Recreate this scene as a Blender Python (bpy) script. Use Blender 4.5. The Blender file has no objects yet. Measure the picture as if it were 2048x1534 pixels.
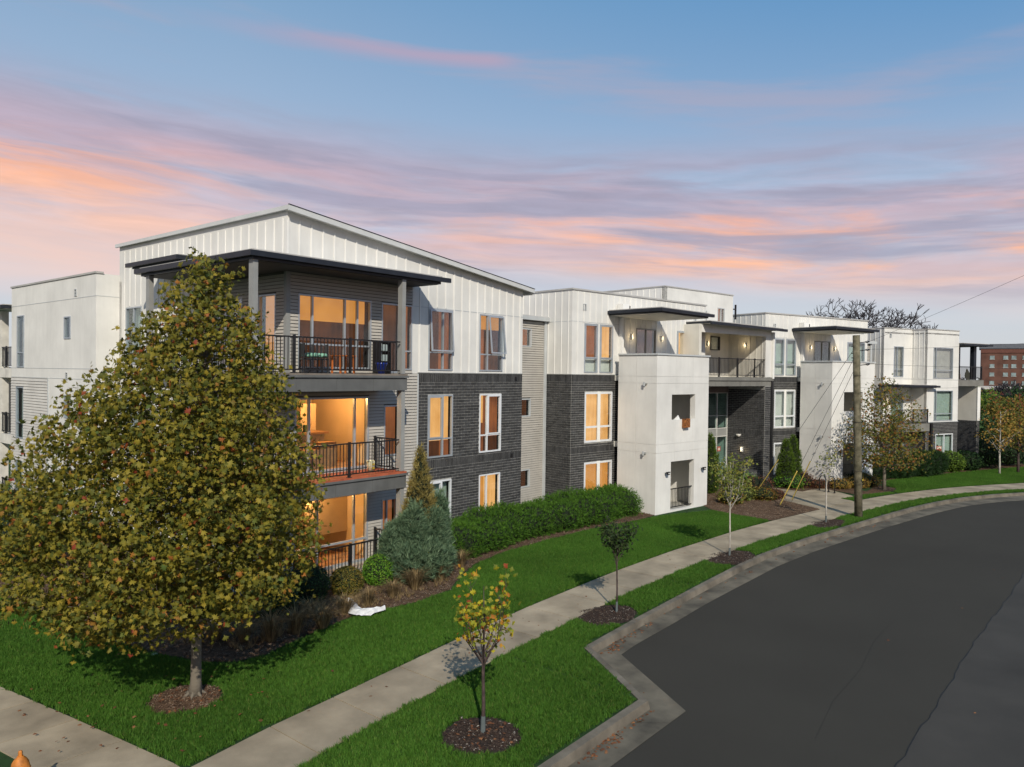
import bpy, math, random
import numpy as np
from mathutils import Matrix, Vector
random.seed(7); RNG = np.random.default_rng(7)
SC = bpy.context.scene
COL = SC.collection

# ---------------------------------------------------------------- camera
cam_d = bpy.data.cameras.new('camera'); cam = bpy.data.objects.new('camera', cam_d); COL.objects.link(cam)
SC.camera = cam
CAMZ = 6.05; PITCH = math.radians(0.81025); ROLL = math.radians(0.717485); YAW = math.radians(39.927)
fwd = Vector((math.cos(YAW)*math.cos(PITCH), math.sin(YAW)*math.cos(PITCH), -math.sin(PITCH)))
rgt = Vector((math.sin(YAW), -math.cos(YAW), 0)); upv = rgt.cross(fwd)
r2 = rgt*math.cos(ROLL)+upv*math.sin(ROLL); u2 = -rgt*math.sin(ROLL)+upv*math.cos(ROLL)
cam.matrix_world = Matrix(((r2.x, u2.x, -fwd.x, 0), (r2.y, u2.y, -fwd.y, 0), (r2.z, u2.z, -fwd.z, CAMZ), (0, 0, 0, 1)))
cam_d.sensor_width = 36; cam_d.lens = 36*1510.26/2048
cam_d.clip_start = 0.1; cam_d.clip_end = 5000

# ---------------------------------------------------------------- sun, exposure
SUN_AZ = math.radians(48); SUN_EL = math.radians(34)      # the light travels towards SUN_AZ
sun_d = bpy.data.lights.new('sun', 'SUN'); sun = bpy.data.objects.new('sun', sun_d); COL.objects.link(sun)
sun_d.energy = 4.0; sun_d.angle = math.radians(0.5); sun_d.color = (1.0, 0.92, 0.79)
ld = Vector((math.cos(SUN_AZ)*math.cos(SUN_EL), math.sin(SUN_AZ)*math.cos(SUN_EL), -math.sin(SUN_EL)))
sun.rotation_euler = ld.to_track_quat('-Z', 'Y').to_euler()
SC.view_settings.view_transform = 'Standard'; SC.view_settings.look = 'None'
SC.view_settings.exposure = 0; SC.view_settings.gamma = 1; SC.view_settings.use_curve_mapping = False
SC.render.engine = 'CYCLES'
SC.cycles.max_bounces = 7; SC.cycles.transparent_max_bounces = 12
SC.cycles.diffuse_bounces = 3; SC.cycles.glossy_bounces = 3
SC.cycles.sample_clamp_indirect = 4
SC.cycles.use_denoising = True

# ---------------------------------------------------------------- node helpers
class NT:
    def __init__(self, tree): self.t = tree; self.n = tree.nodes; self.l = tree.links
    def new(self, typ, **kw):
        nd = self.n.new(typ)
        for k, v in kw.items(): setattr(nd, k, v)
        return nd
    def put(self, sock, v):
        if isinstance(v, bpy.types.NodeSocket): self.l.new(v, sock)
        elif v is not None: sock.default_value = v
    def math(self, op, a, b=None, c=None, clamp=False):
        nd = self.new('ShaderNodeMath', operation=op, use_clamp=clamp)
        for i, v in enumerate((a, b, c)):
            if v is not None: self.put(nd.inputs[i], v)
        return nd.outputs[0]
    def mix(self, f, a, b, mode='MIX'):
        nd = self.new('ShaderNodeMix', data_type='RGBA', blend_type=mode)
        self.put(nd.inputs[0], f)
        self.put(nd.inputs[6], a if not isinstance(a, tuple) else (*a[:3], 1)); self.put(nd.inputs[7], b if not isinstance(b, tuple) else (*b[:3], 1))
        return nd.outputs[2]
    def noise(self, vec, scale, detail=3, rough=.55, dist=0):
        nd = self.new('ShaderNodeTexNoise'); nd.inputs['Scale'].default_value = scale
        nd.inputs['Detail'].default_value = detail; nd.inputs['Roughness'].default_value = rough; nd.inputs['Distortion'].default_value = dist
        if vec is not None: self.l.new(vec, nd.inputs['Vector'])
        return nd.outputs['Fac']
    def ramp(self, f, stops):
        nd = self.new('ShaderNodeValToRGB'); cr = nd.color_ramp
        while len(cr.elements) < len(stops): cr.elements.new(.5)
        for e, (p, c) in zip(cr.elements, stops): e.position = p; e.color = (*c[:3], 1) if len(c) >= 3 else (c[0],)*3+(1,)
        self.put(nd.inputs[0], f); return nd.outputs[0]
    def mr(self, v, a, b, c=0, d=1, smooth=False):
        nd = self.new('ShaderNodeMapRange')
        if smooth: nd.interpolation_type = 'SMOOTHSTEP'
        self.put(nd.inputs[0], v)
        for i, x in enumerate((a, b, c, d)): nd.inputs[i+1].default_value = x
        return nd.outputs[0]
    def comb(self, x, y, z):
        nd = self.new('ShaderNodeCombineXYZ')
        for i, v in enumerate((x, y, z)): self.put(nd.inputs[i], v)
        return nd.outputs[0]

# ---------------------------------------------------------------- world: sunset sky with streaked cloud
W = bpy.data.worlds.new('World'); SC.world = W; W.use_nodes = True
t = NT(W.node_tree); t.n.clear()
out = t.new('ShaderNodeOutputWorld'); bg = t.new('ShaderNodeBackground'); t.l.new(bg.outputs[0], out.inputs[0])
sky = t.new('ShaderNodeTexSky'); sky.sky_type = 'NISHITA'; sky.sun_disc = False
sky.sun_elevation = SUN_EL; sky.sun_rotation = math.radians(90)-(SUN_AZ+math.pi)
nish = t.mix(1.0, sky.outputs[0], (0.010, 0.010, 0.010), 'MULTIPLY')
tc = t.new('ShaderNodeTexCoord'); sp = t.new('ShaderNodeSeparateXYZ'); t.l.new(tc.outputs['Generated'], sp.inputs[0])
dx, dy, dz = sp.outputs
u = t.math('ADD', t.math('MULTIPLY', dx, rgt.x), t.math('MULTIPLY', dy, rgt.y))
f = t.math('ADD', t.math('MULTIPLY', dx, math.cos(YAW)), t.math('MULTIPLY', dy, math.sin(YAW)))
az = t.math('ARCTAN2', u, f)                       # 0 straight ahead, + to the right
hz = t.math('SQRT', t.math('ADD', t.math('MULTIPLY', u, u), t.math('MULTIPLY', f, f)))
el = t.math('ARCTAN2', dz, hz)
# streaks sink a little towards the right
elt = t.math('ADD', el, t.math('MULTIPLY', az, 0.05))
base = t.ramp(t.mr(el, -0.02, 0.60), [(0.0, (.60, .60, .61)), (.14, (.55, .59, .65)), (.32, (.46, .51, .64)), (.55, (.31, .43, .60)), (.78, (.19, .345, .54)), (1, (.13, .27, .46))])
rightblue = t.mr(az, -0.35, 0.55)
base = t.mix(t.math('MULTIPLY', rightblue, t.mr(el, .2, .5)), base, (.08, .26, .52))
warp = t.noise(t.comb(t.math('MULTIPLY', az, 2.0), t.math('MULTIPLY', elt, 6.0), 3.1), 1.0, 4, .5)
elw = t.math('ADD', elt, t.math('MULTIPLY', t.math('SUBTRACT', warp, .5), .05))
n1 = t.noise(t.comb(t.math('MULTIPLY', az, 3.0), t.math('MULTIPLY', elw, 21.0), 1.7), 1.0, 8, .56, .35)
n2 = t.noise(t.comb(t.math('MULTIPLY', az, 1.6), t.math('MULTIPLY', elw, 13.0), 8.3), 1.0, 6, .52, .2)
n3 = t.noise(t.comb(t.math('MULTIPLY', az, 2.6), t.math('MULTIPLY', elw, 24.0), 5.3), 1.0, 8, .58, .4)
# main band of cloud
band = t.math('MULTIPLY', t.mr(elw, .10, .155, smooth=True), t.mr(elw, .325, .24, smooth=True))
dens = t.math('ADD', t.math('MULTIPLY', n1, .5), t.math('MULTIPLY', n2, .5))
m1 = t.math('MULTIPLY', t.mr(dens, .38, .56, smooth=True), band, clamp=True)
mauve = t.ramp(t.mr(elw, .08, .34), [(0, (.70, .56, .54)), (.3, (.64, .45, .46)), (.6, (.50, .37, .44)), (1, (.31, .34, .46))])
c1 = t.mix(t.math('MULTIPLY', m1, .85), base, mauve)
# lit orange undersides
glow = t.math('MULTIPLY', t.mr(elw, .12, .165, smooth=True), t.mr(elw, .27, .19, smooth=True))
sideg = t.math('MAXIMUM', t.mr(az, -.12, .12, .25, 1.15), t.mr(az, -.25, -.5, .3, 1.0))
m2 = t.math('MULTIPLY', t.mr(n3, .42, .66, smooth=True), t.math('MULTIPLY', glow, sideg), clamp=True)
orange = t.ramp(t.mr(elw, .10, .27), [(0, (.88, .58, .44)), (.5, (1.0, .46, .25)), (1, (.80, .36, .30))])
c2 = t.mix(t.math('MULTIPLY', m2, 1.0), c1, orange)
# broad peach at the low left
peach = t.math('MULTIPLY', t.mr(az, -.15, -.55, smooth=True), t.math('MULTIPLY', t.mr(elt, .03, .10, smooth=True), t.mr(elt, .21, .13, smooth=True)))
c2 = t.mix(t.math('MULTIPLY', peach, t.mr(n1, .25, .6, .35, .9)), c2, (.90, .56, .44))
# cooler mauve greys inside
n4 = t.noise(t.comb(t.math('MULTIPLY', az, 2.6), t.math('MULTIPLY', elw, 30.0), 12.3), 1.0, 5, .55, .3)
c2 = t.mix(t.math('MULTIPLY', t.math('MULTIPLY', t.mr(n4, .47, .62, smooth=True), band), .75), c2, (.34, .325, .43))
# thin low veil and high wisps
veil = t.math('MULTIPLY', t.mr(n2, .42, .68, smooth=True), t.math('MULTIPLY', t.mr(elw, .02, .07, smooth=True), t.mr(elw, .15, .09, smooth=True)))
c3 = t.mix(t.math('MULTIPLY', veil, .55), c2, (.74, .62, .62))
hi = t.math('MULTIPLY', t.mr(elw, .27, .34, smooth=True), t.mr(elw, .50, .40, smooth=True))
nh = t.noise(t.comb(t.math('MULTIPLY', az, 1.9), t.math('MULTIPLY', t.math('ADD', elt, t.math('MULTIPLY', t.math('SUBTRACT', warp, .5), .05)), 15.0), 21.9), 1.0, 6, .55, .2)
c4 = t.mix(t.math('MULTIPLY', t.math('MULTIPLY', t.mr(nh, .52, .74, smooth=True), hi), .5), c3, (.44, .37, .45))
wv = t.math('ABSOLUTE', t.math('SUBTRACT', elt, t.math('ADD', .383, t.math('MULTIPLY', t.math('SUBTRACT', nh, .5), .05))))
wisp = t.math('MULTIPLY', t.mr(wv, .016, .0, smooth=True), t.math('MULTIPLY', t.mr(az, -.48, -.10, smooth=True), t.mr(az, .03, -.04, smooth=True)))
c5 = t.mix(t.math('MULTIPLY', wisp, .55), c4, (.55, .34, .42))
below = t.mr(el, 0.0, -0.03)
c6 = t.mix(below, c5, (.10, .11, .10))
n5 = t.noise(t.comb(t.math('MULTIPLY', az, 9.0), t.math('MULTIPLY', elw, 70.0), 2.3), 1.0, 5, .6, .4)
c6 = t.mix(t.math('MULTIPLY', band, .7), c6, t.mix(1.0, c6, t.ramp(t.mr(n5, .3, .7), [(0, (.88,)*3), (1, (1.12,)*3)]), 'MULTIPLY'))
t.l.new(t.mix(1.0, c6, nish, 'ADD'), bg.inputs[0]); bg.inputs[1].default_value = 1.0

# ---------------------------------------------------------------- materials
MATS = {}
def mat(name, col, rough=.8, var=.12, scale=2.0, bump=0, bscale=40, spec=.3, streak=0, rnd=0, metal=0, col2=None, ramp=None, fine=0, translucent=0):
    if name in MATS: return MATS[name]
    m = bpy.data.materials.new(name); m.use_nodes = True; t = NT(m.node_tree)
    bs = t.n['Principled BSDF']; MATS[name] = m
    pos = t.new('ShaderNodeNewGeometry').outputs['Position']
    c = (*col, 1)
    f = t.noise(pos, scale, 5)
    dark = tuple(x*(1-var*1.6) for x in col); light = tuple(min(1, x*(1+var*1.3)) for x in col)
    cc = t.mix(t.mr(f, .3, .7), dark, light if col2 is None else col2)
    if rnd:
        g = t.new('ShaderNodeNewGeometry'); oi = t.new('ShaderNodeObjectInfo')
        r = t.math('FRACT', t.math('ADD', g.outputs['Random Per Island'], oi.outputs['Random']))
        if ramp: cc = t.mix(.40 if name == 'grass_blade' else .12, t.ramp(r, ramp), cc)
        else: cc = t.mix(1, cc, t.ramp(r, [(0, (1-rnd,)*3), (1, (1+rnd,)*3)]), 'MULTIPLY')
    if streak:
        sv = t.new('ShaderNodeSeparateXYZ'); t.l.new(pos, sv.inputs[0])
        n = t.noise(t.comb(t.math('MULTIPLY', sv.outputs[0], 5), t.math('MULTIPLY', sv.outputs[1], 5), t.math('MULTIPLY', sv.outputs[2], .5)), 1.0, 5, .6)
        cc = t.mix(t.mr(n, .45, .8, 0, streak), cc, tuple(x*.55 for x in col))
    if fine:
        n = t.noise(pos, 120, 2)
        cc = t.mix(t.mr(n, .3, .7, 0, fine), cc, tuple(x*.35 for x in col))
    t.put(bs.inputs['Base Color'], cc)
    bs.inputs['Roughness'].default_value = rough; bs.inputs['Specular IOR Level'].default_value = spec; bs.inputs['Metallic'].default_value = metal
    if bump:
        b = t.new('ShaderNodeBump'); b.inputs['Strength'].default_value = bump; b.inputs['Distance'].default_value = .02
        t.l.new(t.noise(pos, bscale, 4), b.inputs['Height']); t.l.new(b.outputs[0], bs.inputs['Normal'])
    if translucent:
        tr = t.new('ShaderNodeBsdfTranslucent'); t.l.new(cc, tr.inputs[0]); mx = t.new('ShaderNodeMixShader'); mx.inputs[0].default_value = translucent
        o = t.n['Material Output']; t.l.new(bs.outputs[0], mx.inputs[1]); t.l.new(tr.outputs[0], mx.inputs[2]); t.l.new(mx.outputs[0], o.inputs[0])
    return m
def glow_mat(name, c1, c2, strength=1, folds=True, scale=1.2):
    if name in MATS: return MATS[name]
    m = bpy.data.materials.new(name); m.use_nodes = True; t = NT(m.node_tree); bs = t.n['Principled BSDF']; MATS[name] = m
    g = t.new('ShaderNodeNewGeometry'); pos = g.outputs['Position']; sv = t.new('ShaderNodeSeparateXYZ'); t.l.new(pos, sv.inputs[0])
    f = t.noise(pos, scale, 2)
    if folds:
        n = t.noise(t.comb(t.math('MULTIPLY', sv.outputs[0], 9), t.math('MULTIPLY', sv.outputs[1], 9), t.math('MULTIPLY', sv.outputs[2], .6)), 1.0, 2)
        f = t.math('ADD', t.math('MULTIPLY', f, .6), t.math('MULTIPLY', n, .4))
    cc = t.mix(t.mr(f, .35, .65), c2, c1)
    t.put(bs.inputs['Emission Color'], cc); bs.inputs['Emission Strength'].default_value = strength
    bs.inputs['Base Color'].default_value = (*[x*.12 for x in c1], 1); bs.inputs['Roughness'].default_value = .9; bs.inputs['Specular IOR Level'].default_value = 0
    return m
def glass_mat(name, tint=(.95, .97, .96), refl=.03):
    if name in MATS: return MATS[name]
    m = bpy.data.materials.new(name); m.use_nodes = True; t = NT(m.node_tree); t.n.clear(); MATS[name] = m
    o = t.new('ShaderNodeOutputMaterial'); tr = t.new('ShaderNodeBsdfTransparent'); tr.inputs[0].default_value = (*tint, 1)
    gl = t.new('ShaderNodeBsdfGlossy'); gl.inputs['Roughness'].default_value = .02; gl.inputs[0].default_value = (.9, .95, 1, 1)
    lw = t.new('ShaderNodeLayerWeight'); lw.inputs[0].default_value = .22
    fac = t.math('ADD', t.math('MULTIPLY', lw.outputs['Fresnel'], .25), refl, clamp=True)
    mx = t.new('ShaderNodeMixShader'); t.put(mx.inputs[0], fac); t.l.new(tr.outputs[0], mx.inputs[1]); t.l.new(gl.outputs[0], mx.inputs[2]); t.l.new(mx.outputs[0], o.inputs[0])
    return m

WHITE = mat('white_panel', (.70, .69, .65), .75, .06, .8, streak=.16, fine=.04)
WHITE2 = mat('white_batten', (.76, .75, .71), .7, .05, .8)
CREAM = mat('cream_panel', (.64, .62, .55), .75, .06, .9, streak=.15)
BRICK = mat('dark_brick', (.050, .050, .050), .75, .15, 6, bump=.2, bscale=90, rnd=.28)
MORTAR = mat('mortar', (.36, .355, .33), .95, .15, 6)
SIDING = mat("grey_siding", (.42, .395, .35), .55, .06, 1.5, streak=.12)
SIDESHADE = mat('siding_gap_shade', (.10, .098, .09), .8)  # dark backing: the shade between lap boards is put into its colour
SIDINGL = mat('light_siding', (.52, .505, .465), .6, .06, 1.5)
TRIM = mat('grey_trim', (.27, .275, .265), .5, .07, 2)
TRIML = mat('light_trim', (.47, .49, .49), .45, .05, 2)
DARKM = mat('dark_fascia', (.018, .022, .03), .4, .15, 3)
BEAM = mat('beam_panel', (.13, .133, .13), .6, .12, 1.5, streak=.35)
BEAM2 = mat('beam_panel_taupe', (.19, .185, .165), .6, .12, 1.5, streak=.25)
SOFFIT = mat('dark_soffit', (.06, .06, .062), .7)
SOFFITW = mat('white_soffit', (.62, .60, .54), .7)
FASCIA = mat('light_fascia', (.56, .57, .56), .5, .05, 2)
ALU = mat('window_frame', (.38, .42, .46), .35, .06, 3, metal=.3, spec=.5)
ALUW = mat('white_window_frame', (.66, .68, .70), .4, .05, 3)
BLACK = mat('black_metal', (.012, .012, .013), .4, .1, 5, spec=.5)
DECK = mat('red_deck_board', (.40, .105, .05), .6, .15, 3, rnd=.15)
DECKG = mat('deck_surface', (.20, .17, .14), .7, .15, 3)
ROOF = mat('roof_membrane', (.42, .41, .39), .8, .1, 1)
CONC = mat('sidewalk_concrete', (.35, .287, .198), .9, .26, .9, bump=.25, bscale=60, rnd=.12, fine=.14, col2=(.43, .355, .25))
KERB = mat('kerb_concrete', (.165, .142, .108), .9, .3, 1.6, bump=.4, bscale=50, fine=.25)
GUTTER = mat('gutter_concrete', (.135, .118, .088), .9, .35, 1.3, bump=.3, bscale=60, fine=.2, col2=(.195, .168, .122))
FOUND = mat('foundation', (.36, .34, .29), .9, .15, 2)
DARKIN = mat('dark_interior', (.025, .024, .022), .9)
WARMWALL = mat('warm_wall', (.62, .48, .30), .9, .05, 1)
WOODIN = mat('cabinet_wood', (.35, .20, .10), .6, .2, 4)
BLINDG = mat('green_blind', (.36, .45, .40), .8, .06, 2)
BLINDW = mat('white_blind', (.58, .60, .56), .8, .05, 2)
CURT = mat('beige_curtain', (.36, .33, .29), .9, .12, 3)
GLASS = glass_mat('glass'); GLASSD = glass_mat('glass_entry', (.88, .96, .93), .07)
LIT = glow_mat('lit_curtain', (1.0, .54, .20), (.72, .33, .09), 1.0)
LITP = glow_mat('lit_blind', (.95, .40, .09), (.80, .32, .07), .72, False)
LITD = glow_mat('dim_room', (.22, .075, .028), (.07, .032, .02), .5)
LITO = glow_mat('orange_room', (.52, .17, .06), (.22, .075, .035), .65)
LAMPM = glow_mat('lamp_glow', (1, .80, .48), (1, .8, .5), 2.6, False)
MULCH = mat('mulch', (.10, .056, .030), .95, .4, 9, bump=1.0, bscale=70, fine=.5, col2=(.19, .11, .06))
MULCHD = mat('dark_mulch', (.04, .026, .018), .95, .4, 9, bump=1.0, bscale=70, fine=.5, col2=(.07, .045, .032))
SOIL = mat('soil', (.06, .05, .03), .95, .3, 1)
BARK = mat('pale_bark', (.30, .26, .20), .9, .3, 5, bump=.6, bscale=25, col2=(.15, .13, .10))
BARKD = mat('dark_bark', (.07, .05, .045), .9, .3, 8, bump=.5, bscale=40)
BARKG = mat('grey_bark', (.05, .045, .05), .9, .2, 8)
BARKW = mat('white_bark', (.42, .39, .34), .85, .2, 6)

def asphalt():
    m = bpy.data.materials.new('asphalt'); m.use_nodes = True; t = NT(m.node_tree); bs = t.n['Principled BSDF']
    pos = t.new('ShaderNodeNewGeometry').outputs['Position']
    a = t.noise(pos, .25, 4); b = t.noise(pos, 150, 2); 
    cc = t.mix(t.mr(a, .3, .7), (.040, .0365, .030), (.049, .045, .037))
    cc = t.mix(t.mr(b, .35, .7, 0, .4), cc, (.066, .063, .055))
    vr = t.new('ShaderNodeTexVoronoi'); vr.inputs['Scale'].default_value = 1.4; t.l.new(pos, vr.inputs['Vector'])
    cc = t.mix(t.mr(vr.outputs['Distance'], .03, .018, 0, .6), cc, (.10, .09, .08))
    t.put(bs.inputs['Base Color'], cc); bs.inputs['Roughness'].default_value = .9; bs.inputs['Specular IOR Level'].default_value = .08
    bp = t.new('ShaderNodeBump'); bp.inputs['Strength'].default_value = .35; bp.inputs['Distance'].default_value = .01
    t.l.new(b, bp.inputs['Height']); t.l.new(bp.outputs[0], bs.inputs['Normal'])
    return m
ASPH = asphalt()
ASPH2 = mat('older_asphalt', (.055, .050, .042), .85, .15, .6, bump=.6, bscale=120, fine=.35)
CRACK = mat('crack_filler', (.012, .012, .012), .6)
LAWN = mat('lawn_ground', (.018, .05, .010), .95, .3, 2, bump=.8, bscale=120)

# ---------------------------------------------------------------- object helpers
def tag(o, label=None, cat=None, group=None, kind=None):
    if label: o['label'] = label
    if cat: o['category'] = cat
    if group: o['group'] = group
    if kind: o['kind'] = kind
    return o
PLOC = {}
def link(o, parent=None):
    COL.objects.link(o)
    if parent is not None:
        o.parent = parent
        l = PLOC.get(parent.name)
        if l is not None and not o.get('local'): o.matrix_parent_inverse = Matrix.Translation(-Vector(l))
    return o
def empty(name, loc):
    o = bpy.data.objects.new(name, None); o.location = loc; o.empty_display_size = .3; COL.objects.link(o); return o
class MB:
    def __init__(self): self.v = []; self.f = []; self.mi = []; self.mats = []
    def _m(self, m):
        if m is None: return 0
        if m not in self.mats: self.mats.append(m)
        return self.mats.index(m)
    def add(self, vs, fs, m=None):
        k = len(self.v); i = self._m(m); self.v += [tuple(p) for p in vs]
        for q in fs: self.f.append(tuple(a+k for a in q)); self.mi.append(i)
    def box(self, x0, x1, y0, y1, z0, z1, m=None, T=None):
        vs = [(x, y, z) for z in (z0, z1) for y in (y0, y1) for x in (x0, x1)]
        if T is not None: vs = [T(*p) for p in vs]
        self.add(vs, BOXF, m)
    def tube(self, pts, rads, seg=8, m=None, cap=True):
        pts = [Vector(p) for p in pts]; k = len(self.v); i = self._m(m); n = len(pts)
        if not hasattr(rads, '__len__'): rads = [rads]*n
        prev = None
        for j, p in enumerate(pts):
            d = (pts[min(j+1, n-1)]-pts[max(j-1, 0)]).normalized()
            a = Vector((1, 0, 0)) if prev is None else prev
            if abs(d.dot(a)) > .95: a = Vector((0, 1, 0))
            a = (a-d*a.dot(d)).normalized(); prev = a; b = d.cross(a)
            for s in range(seg):
                q = 2*math.pi*s/seg; self.v.append(tuple(p+(a*math.cos(q)+b*math.sin(q))*rads[j]))
        for j in range(n-1):
            for s in range(seg):
                s2 = (s+1) % seg
                self.f.append((k+j*seg+s, k+j*seg+s2, k+(j+1)*seg+s2, k+(j+1)*seg+s)); self.mi.append(i)
        if cap:
            self.f.append(tuple(k+s for s in range(seg))[::-1]); self.mi.append(i)
            self.f.append(tuple(k+(n-1)*seg+s for s in range(seg))); self.mi.append(i)
    def lathe(self, prof, seg=16, m=None, c=(0, 0, 0)):
        k = len(self.v); i = self._m(m)
        for r, z in prof:
            for s in range(seg):
                a = 2*math.pi*s/seg; self.v.append((c[0]+r*math.cos(a), c[1]+r*math.sin(a), c[2]+z))
        for j in range(len(prof)-1):
            for s in range(seg):
                s2 = (s+1) % seg; self.f.append((k+j*seg+s, k+j*seg+s2, k+(j+1)*seg+s2, k+(j+1)*seg+s)); self.mi.append(i)
    def mesh(self, name, m=None):
        me = bpy.data.meshes.new(name); me.from_pydata(self.v, [], self.f)
        ms = self.mats or [m]
        for x in ms: me.materials.append(x)
        if len(ms) > 1: me.polygons.foreach_set('material_index', self.mi)
        me.update(); return me
    def build(self, name, m=None, parent=None, label=None, kind=None, smooth=False):
        if not self.v: return None
        me = self.mesh(name, m)
        if smooth: me.polygons.foreach_set('use_smooth', [True]*len(me.polygons))
        o = bpy.data.objects.new(name, me); link(o, parent)
        if label: o['label'] = label
        if kind: o['kind'] = kind
        return o
BOXF = [(0, 2, 3, 1), (4, 5, 7, 6), (0, 1, 5, 4), (2, 6, 7, 3), (0, 4, 6, 2), (1, 3, 7, 5)]
class Fr:
    """wall frame: s along the wall (to the right seen from outside), n inwards, z up"""
    def __init__(self, o, ang):
        self.o = Vector((o[0], o[1])); a = math.radians(ang); self.a = a
        self.d = Vector((math.cos(a), math.sin(a))); self.n = Vector((-math.sin(a), math.cos(a)))
    def __call__(self, s, n, z):
        p = self.o+self.d*s+self.n*n; return (p.x, p.y, z)
    def sub(self, s, n, ang):
        p = self.o+self.d*s+self.n*n; return Fr((p.x, p.y), math.degrees(self.a)+ang)
def zg(x):
    t = min(1, max(0, (x-38)/24.)); return -.6*t*t*(3-2*t)

BLD = empty('apartment_building', (23, 19, 0)); PLOC[BLD.name] = BLD.location
tag(BLD, 'long three-storey white and dark brick apartment building with sloped roof, balconies and lit windows', 'building')
def part(mb, name, m=None, label=None, kind=None, parent=None, smooth=False):
    return mb.build(name, m, parent or BLD, label, kind, smooth)

# ---- pieces: every brick, board, batten, baluster is registered, the 300 that show largest become objects
PIECES = {}
CAMP = Vector((0, 0, CAMZ))
def piece(name, fr, s0, s1, n0, n1, z0, z1, m, shape='box', parent=None):
    c = Vector(fr((s0+s1)/2, (n0+n1)/2, (z0+z1)/2)); d2 = (c-CAMP).length_squared
    PIECES.setdefault((name, (parent or BLD).name), []).append((max(s1-s0, .01)*max(z1-z0, .01)/d2, fr, s0, s1, n0, n1, z0, z1, m, shape))
SHAPES = {
 'box': ([(x, y, z) for z in (0, 1) for y in (0, 1) for x in (0, 1)], BOXF),
 'lap': ([(x, y, z) for x in (0, 1) for (y, z) in ((.0, 0), (.75, 1), (1, 1), (1, 0))], [(0, 3, 2, 1), (4, 5, 6, 7), (0, 1, 5, 4), (1, 2, 6, 5), (2, 3, 7, 6), (3, 0, 4, 7)]),
 'rib': ([(x, y, z) for x in (0, 1) for (y, z) in ((.55, 0), (.0, .25), (.0, .62), (.75, .86), (.75, 1), (1, 1), (1, 0))],
         [(0, 6, 5, 4, 3, 2, 1), (7, 8, 9, 10, 11, 12, 13), (0, 1, 8, 7), (1, 2, 9, 8), (2, 3, 10, 9), (3, 4, 11, 10), (4, 5, 12, 11), (5, 6, 13, 12), (6, 0, 7, 13)]),
}
def finish_pieces():
    cache = {}
    for (name, pn), L in PIECES.items():
        parent = bpy.data.objects[pn]; L.sort(key=lambda p: -p[0])
        for (w, fr, s0, s1, n0, n1, z0, z1, m, sh) in L[:300]:
            key = (sh, m.name, name)
            if key not in cache:
                me = bpy.data.meshes.new(name); me.from_pydata(SHAPES[sh][0], [], SHAPES[sh][1]); me.materials.append(m); cache[key] = me
            o = bpy.data.objects.new(name, cache[key])
            o.location = fr(s0, n0, z0); o.rotation_euler = (0, 0, fr.a); o.scale = (s1-s0, n1-n0, z1-z0)
            link(o, parent)
        if len(L) > 300:
            mb = MB()
            for (w, fr, s0, s1, n0, n1, z0, z1, m, sh) in L[300:]:
                vs = [fr(s0+(s1-s0)*x, n0+(n1-n0)*y, z0+(z1-z0)*z) for x, y, z in SHAPES[sh][0]]
                mb.add(vs, SHAPES[sh][1], m)
            mb.build(name, None, parent, kind='stuff')

def slab(mb, fr, s0, s1, n0, n1, z0, z1, holes=(), m=None, top=None):
    """wall slab with rectangular holes (s0,s1,z0,z1); top(s) gives a sloped top"""
    hs = [(max(a, s0), min(b, s1), max(c, z0), min(d, z1)) for a, b, c, d in holes if a < s1 and b > s0 and c < z1 and d > z0]
    S = sorted({s0, s1, *[h[0] for h in hs], *[h[1] for h in hs]}); Z = sorted({z0, z1, *[h[2] for h in hs], *[h[3] for h in hs]})
    def zz(s, z): return top(s) if (top and z == z1) else z
    def solid(i, j):
        if not (0 <= i < len(S)-1 and 0 <= j < len(Z)-1): return False
        a, b = (S[i]+S[i+1])/2, (Z[j]+Z[j+1])/2
        return not any(h[0] < a < h[1] and h[2] < b < h[3] for h in hs)
    for i in range(len(S)-1):
        for j in range(len(Z)-1):
            if not solid(i, j): continue
            a, b = S[i], S[i+1]; c0, c1, d0, d1 = Z[j], Z[j], zz(a, Z[j+1]), zz(b, Z[j+1])
            v = [fr(a, n0, c0), fr(b, n0, c1), fr(b, n0, d1), fr(a, n0, d0), fr(a, n1, c0), fr(b, n1, c1), fr(b, n1, d1), fr(a, n1, d0)]
            F = [(0, 1, 2, 3), (5, 4, 7, 6)]
            if not solid(i-1, j): F.append((4, 0, 3, 7))
            if not solid(i+1, j): F.append((1, 5, 6, 2))
            if not solid(i, j-1): F.append((4, 5, 1, 0))
            if not solid(i, j+1): F.append((3, 2, 6, 7))
            mb.add(v, F, m)
def wall(fr, s0, s1, z0, z1, holes=(), m=WHITE, n0=0, n1=.2, top=None, label=None, name='wall'):
    mb = MB(); slab(mb, fr, s0, s1, n0, n1, z0, z1, holes, m, top); return part(mb, name, m, label)
def minus(a, b, cuts):
    segs = [(a, b)]
    for c, d in cuts:
        new = []
        for x, y in segs:
            if d <= x or c >= y: new.append((x, y)); continue
            if c > x: new.append((x, c))
            if d < y: new.append((d, y))
        segs = new
    return segs
BH = .1016; BL_ = .305
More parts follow.
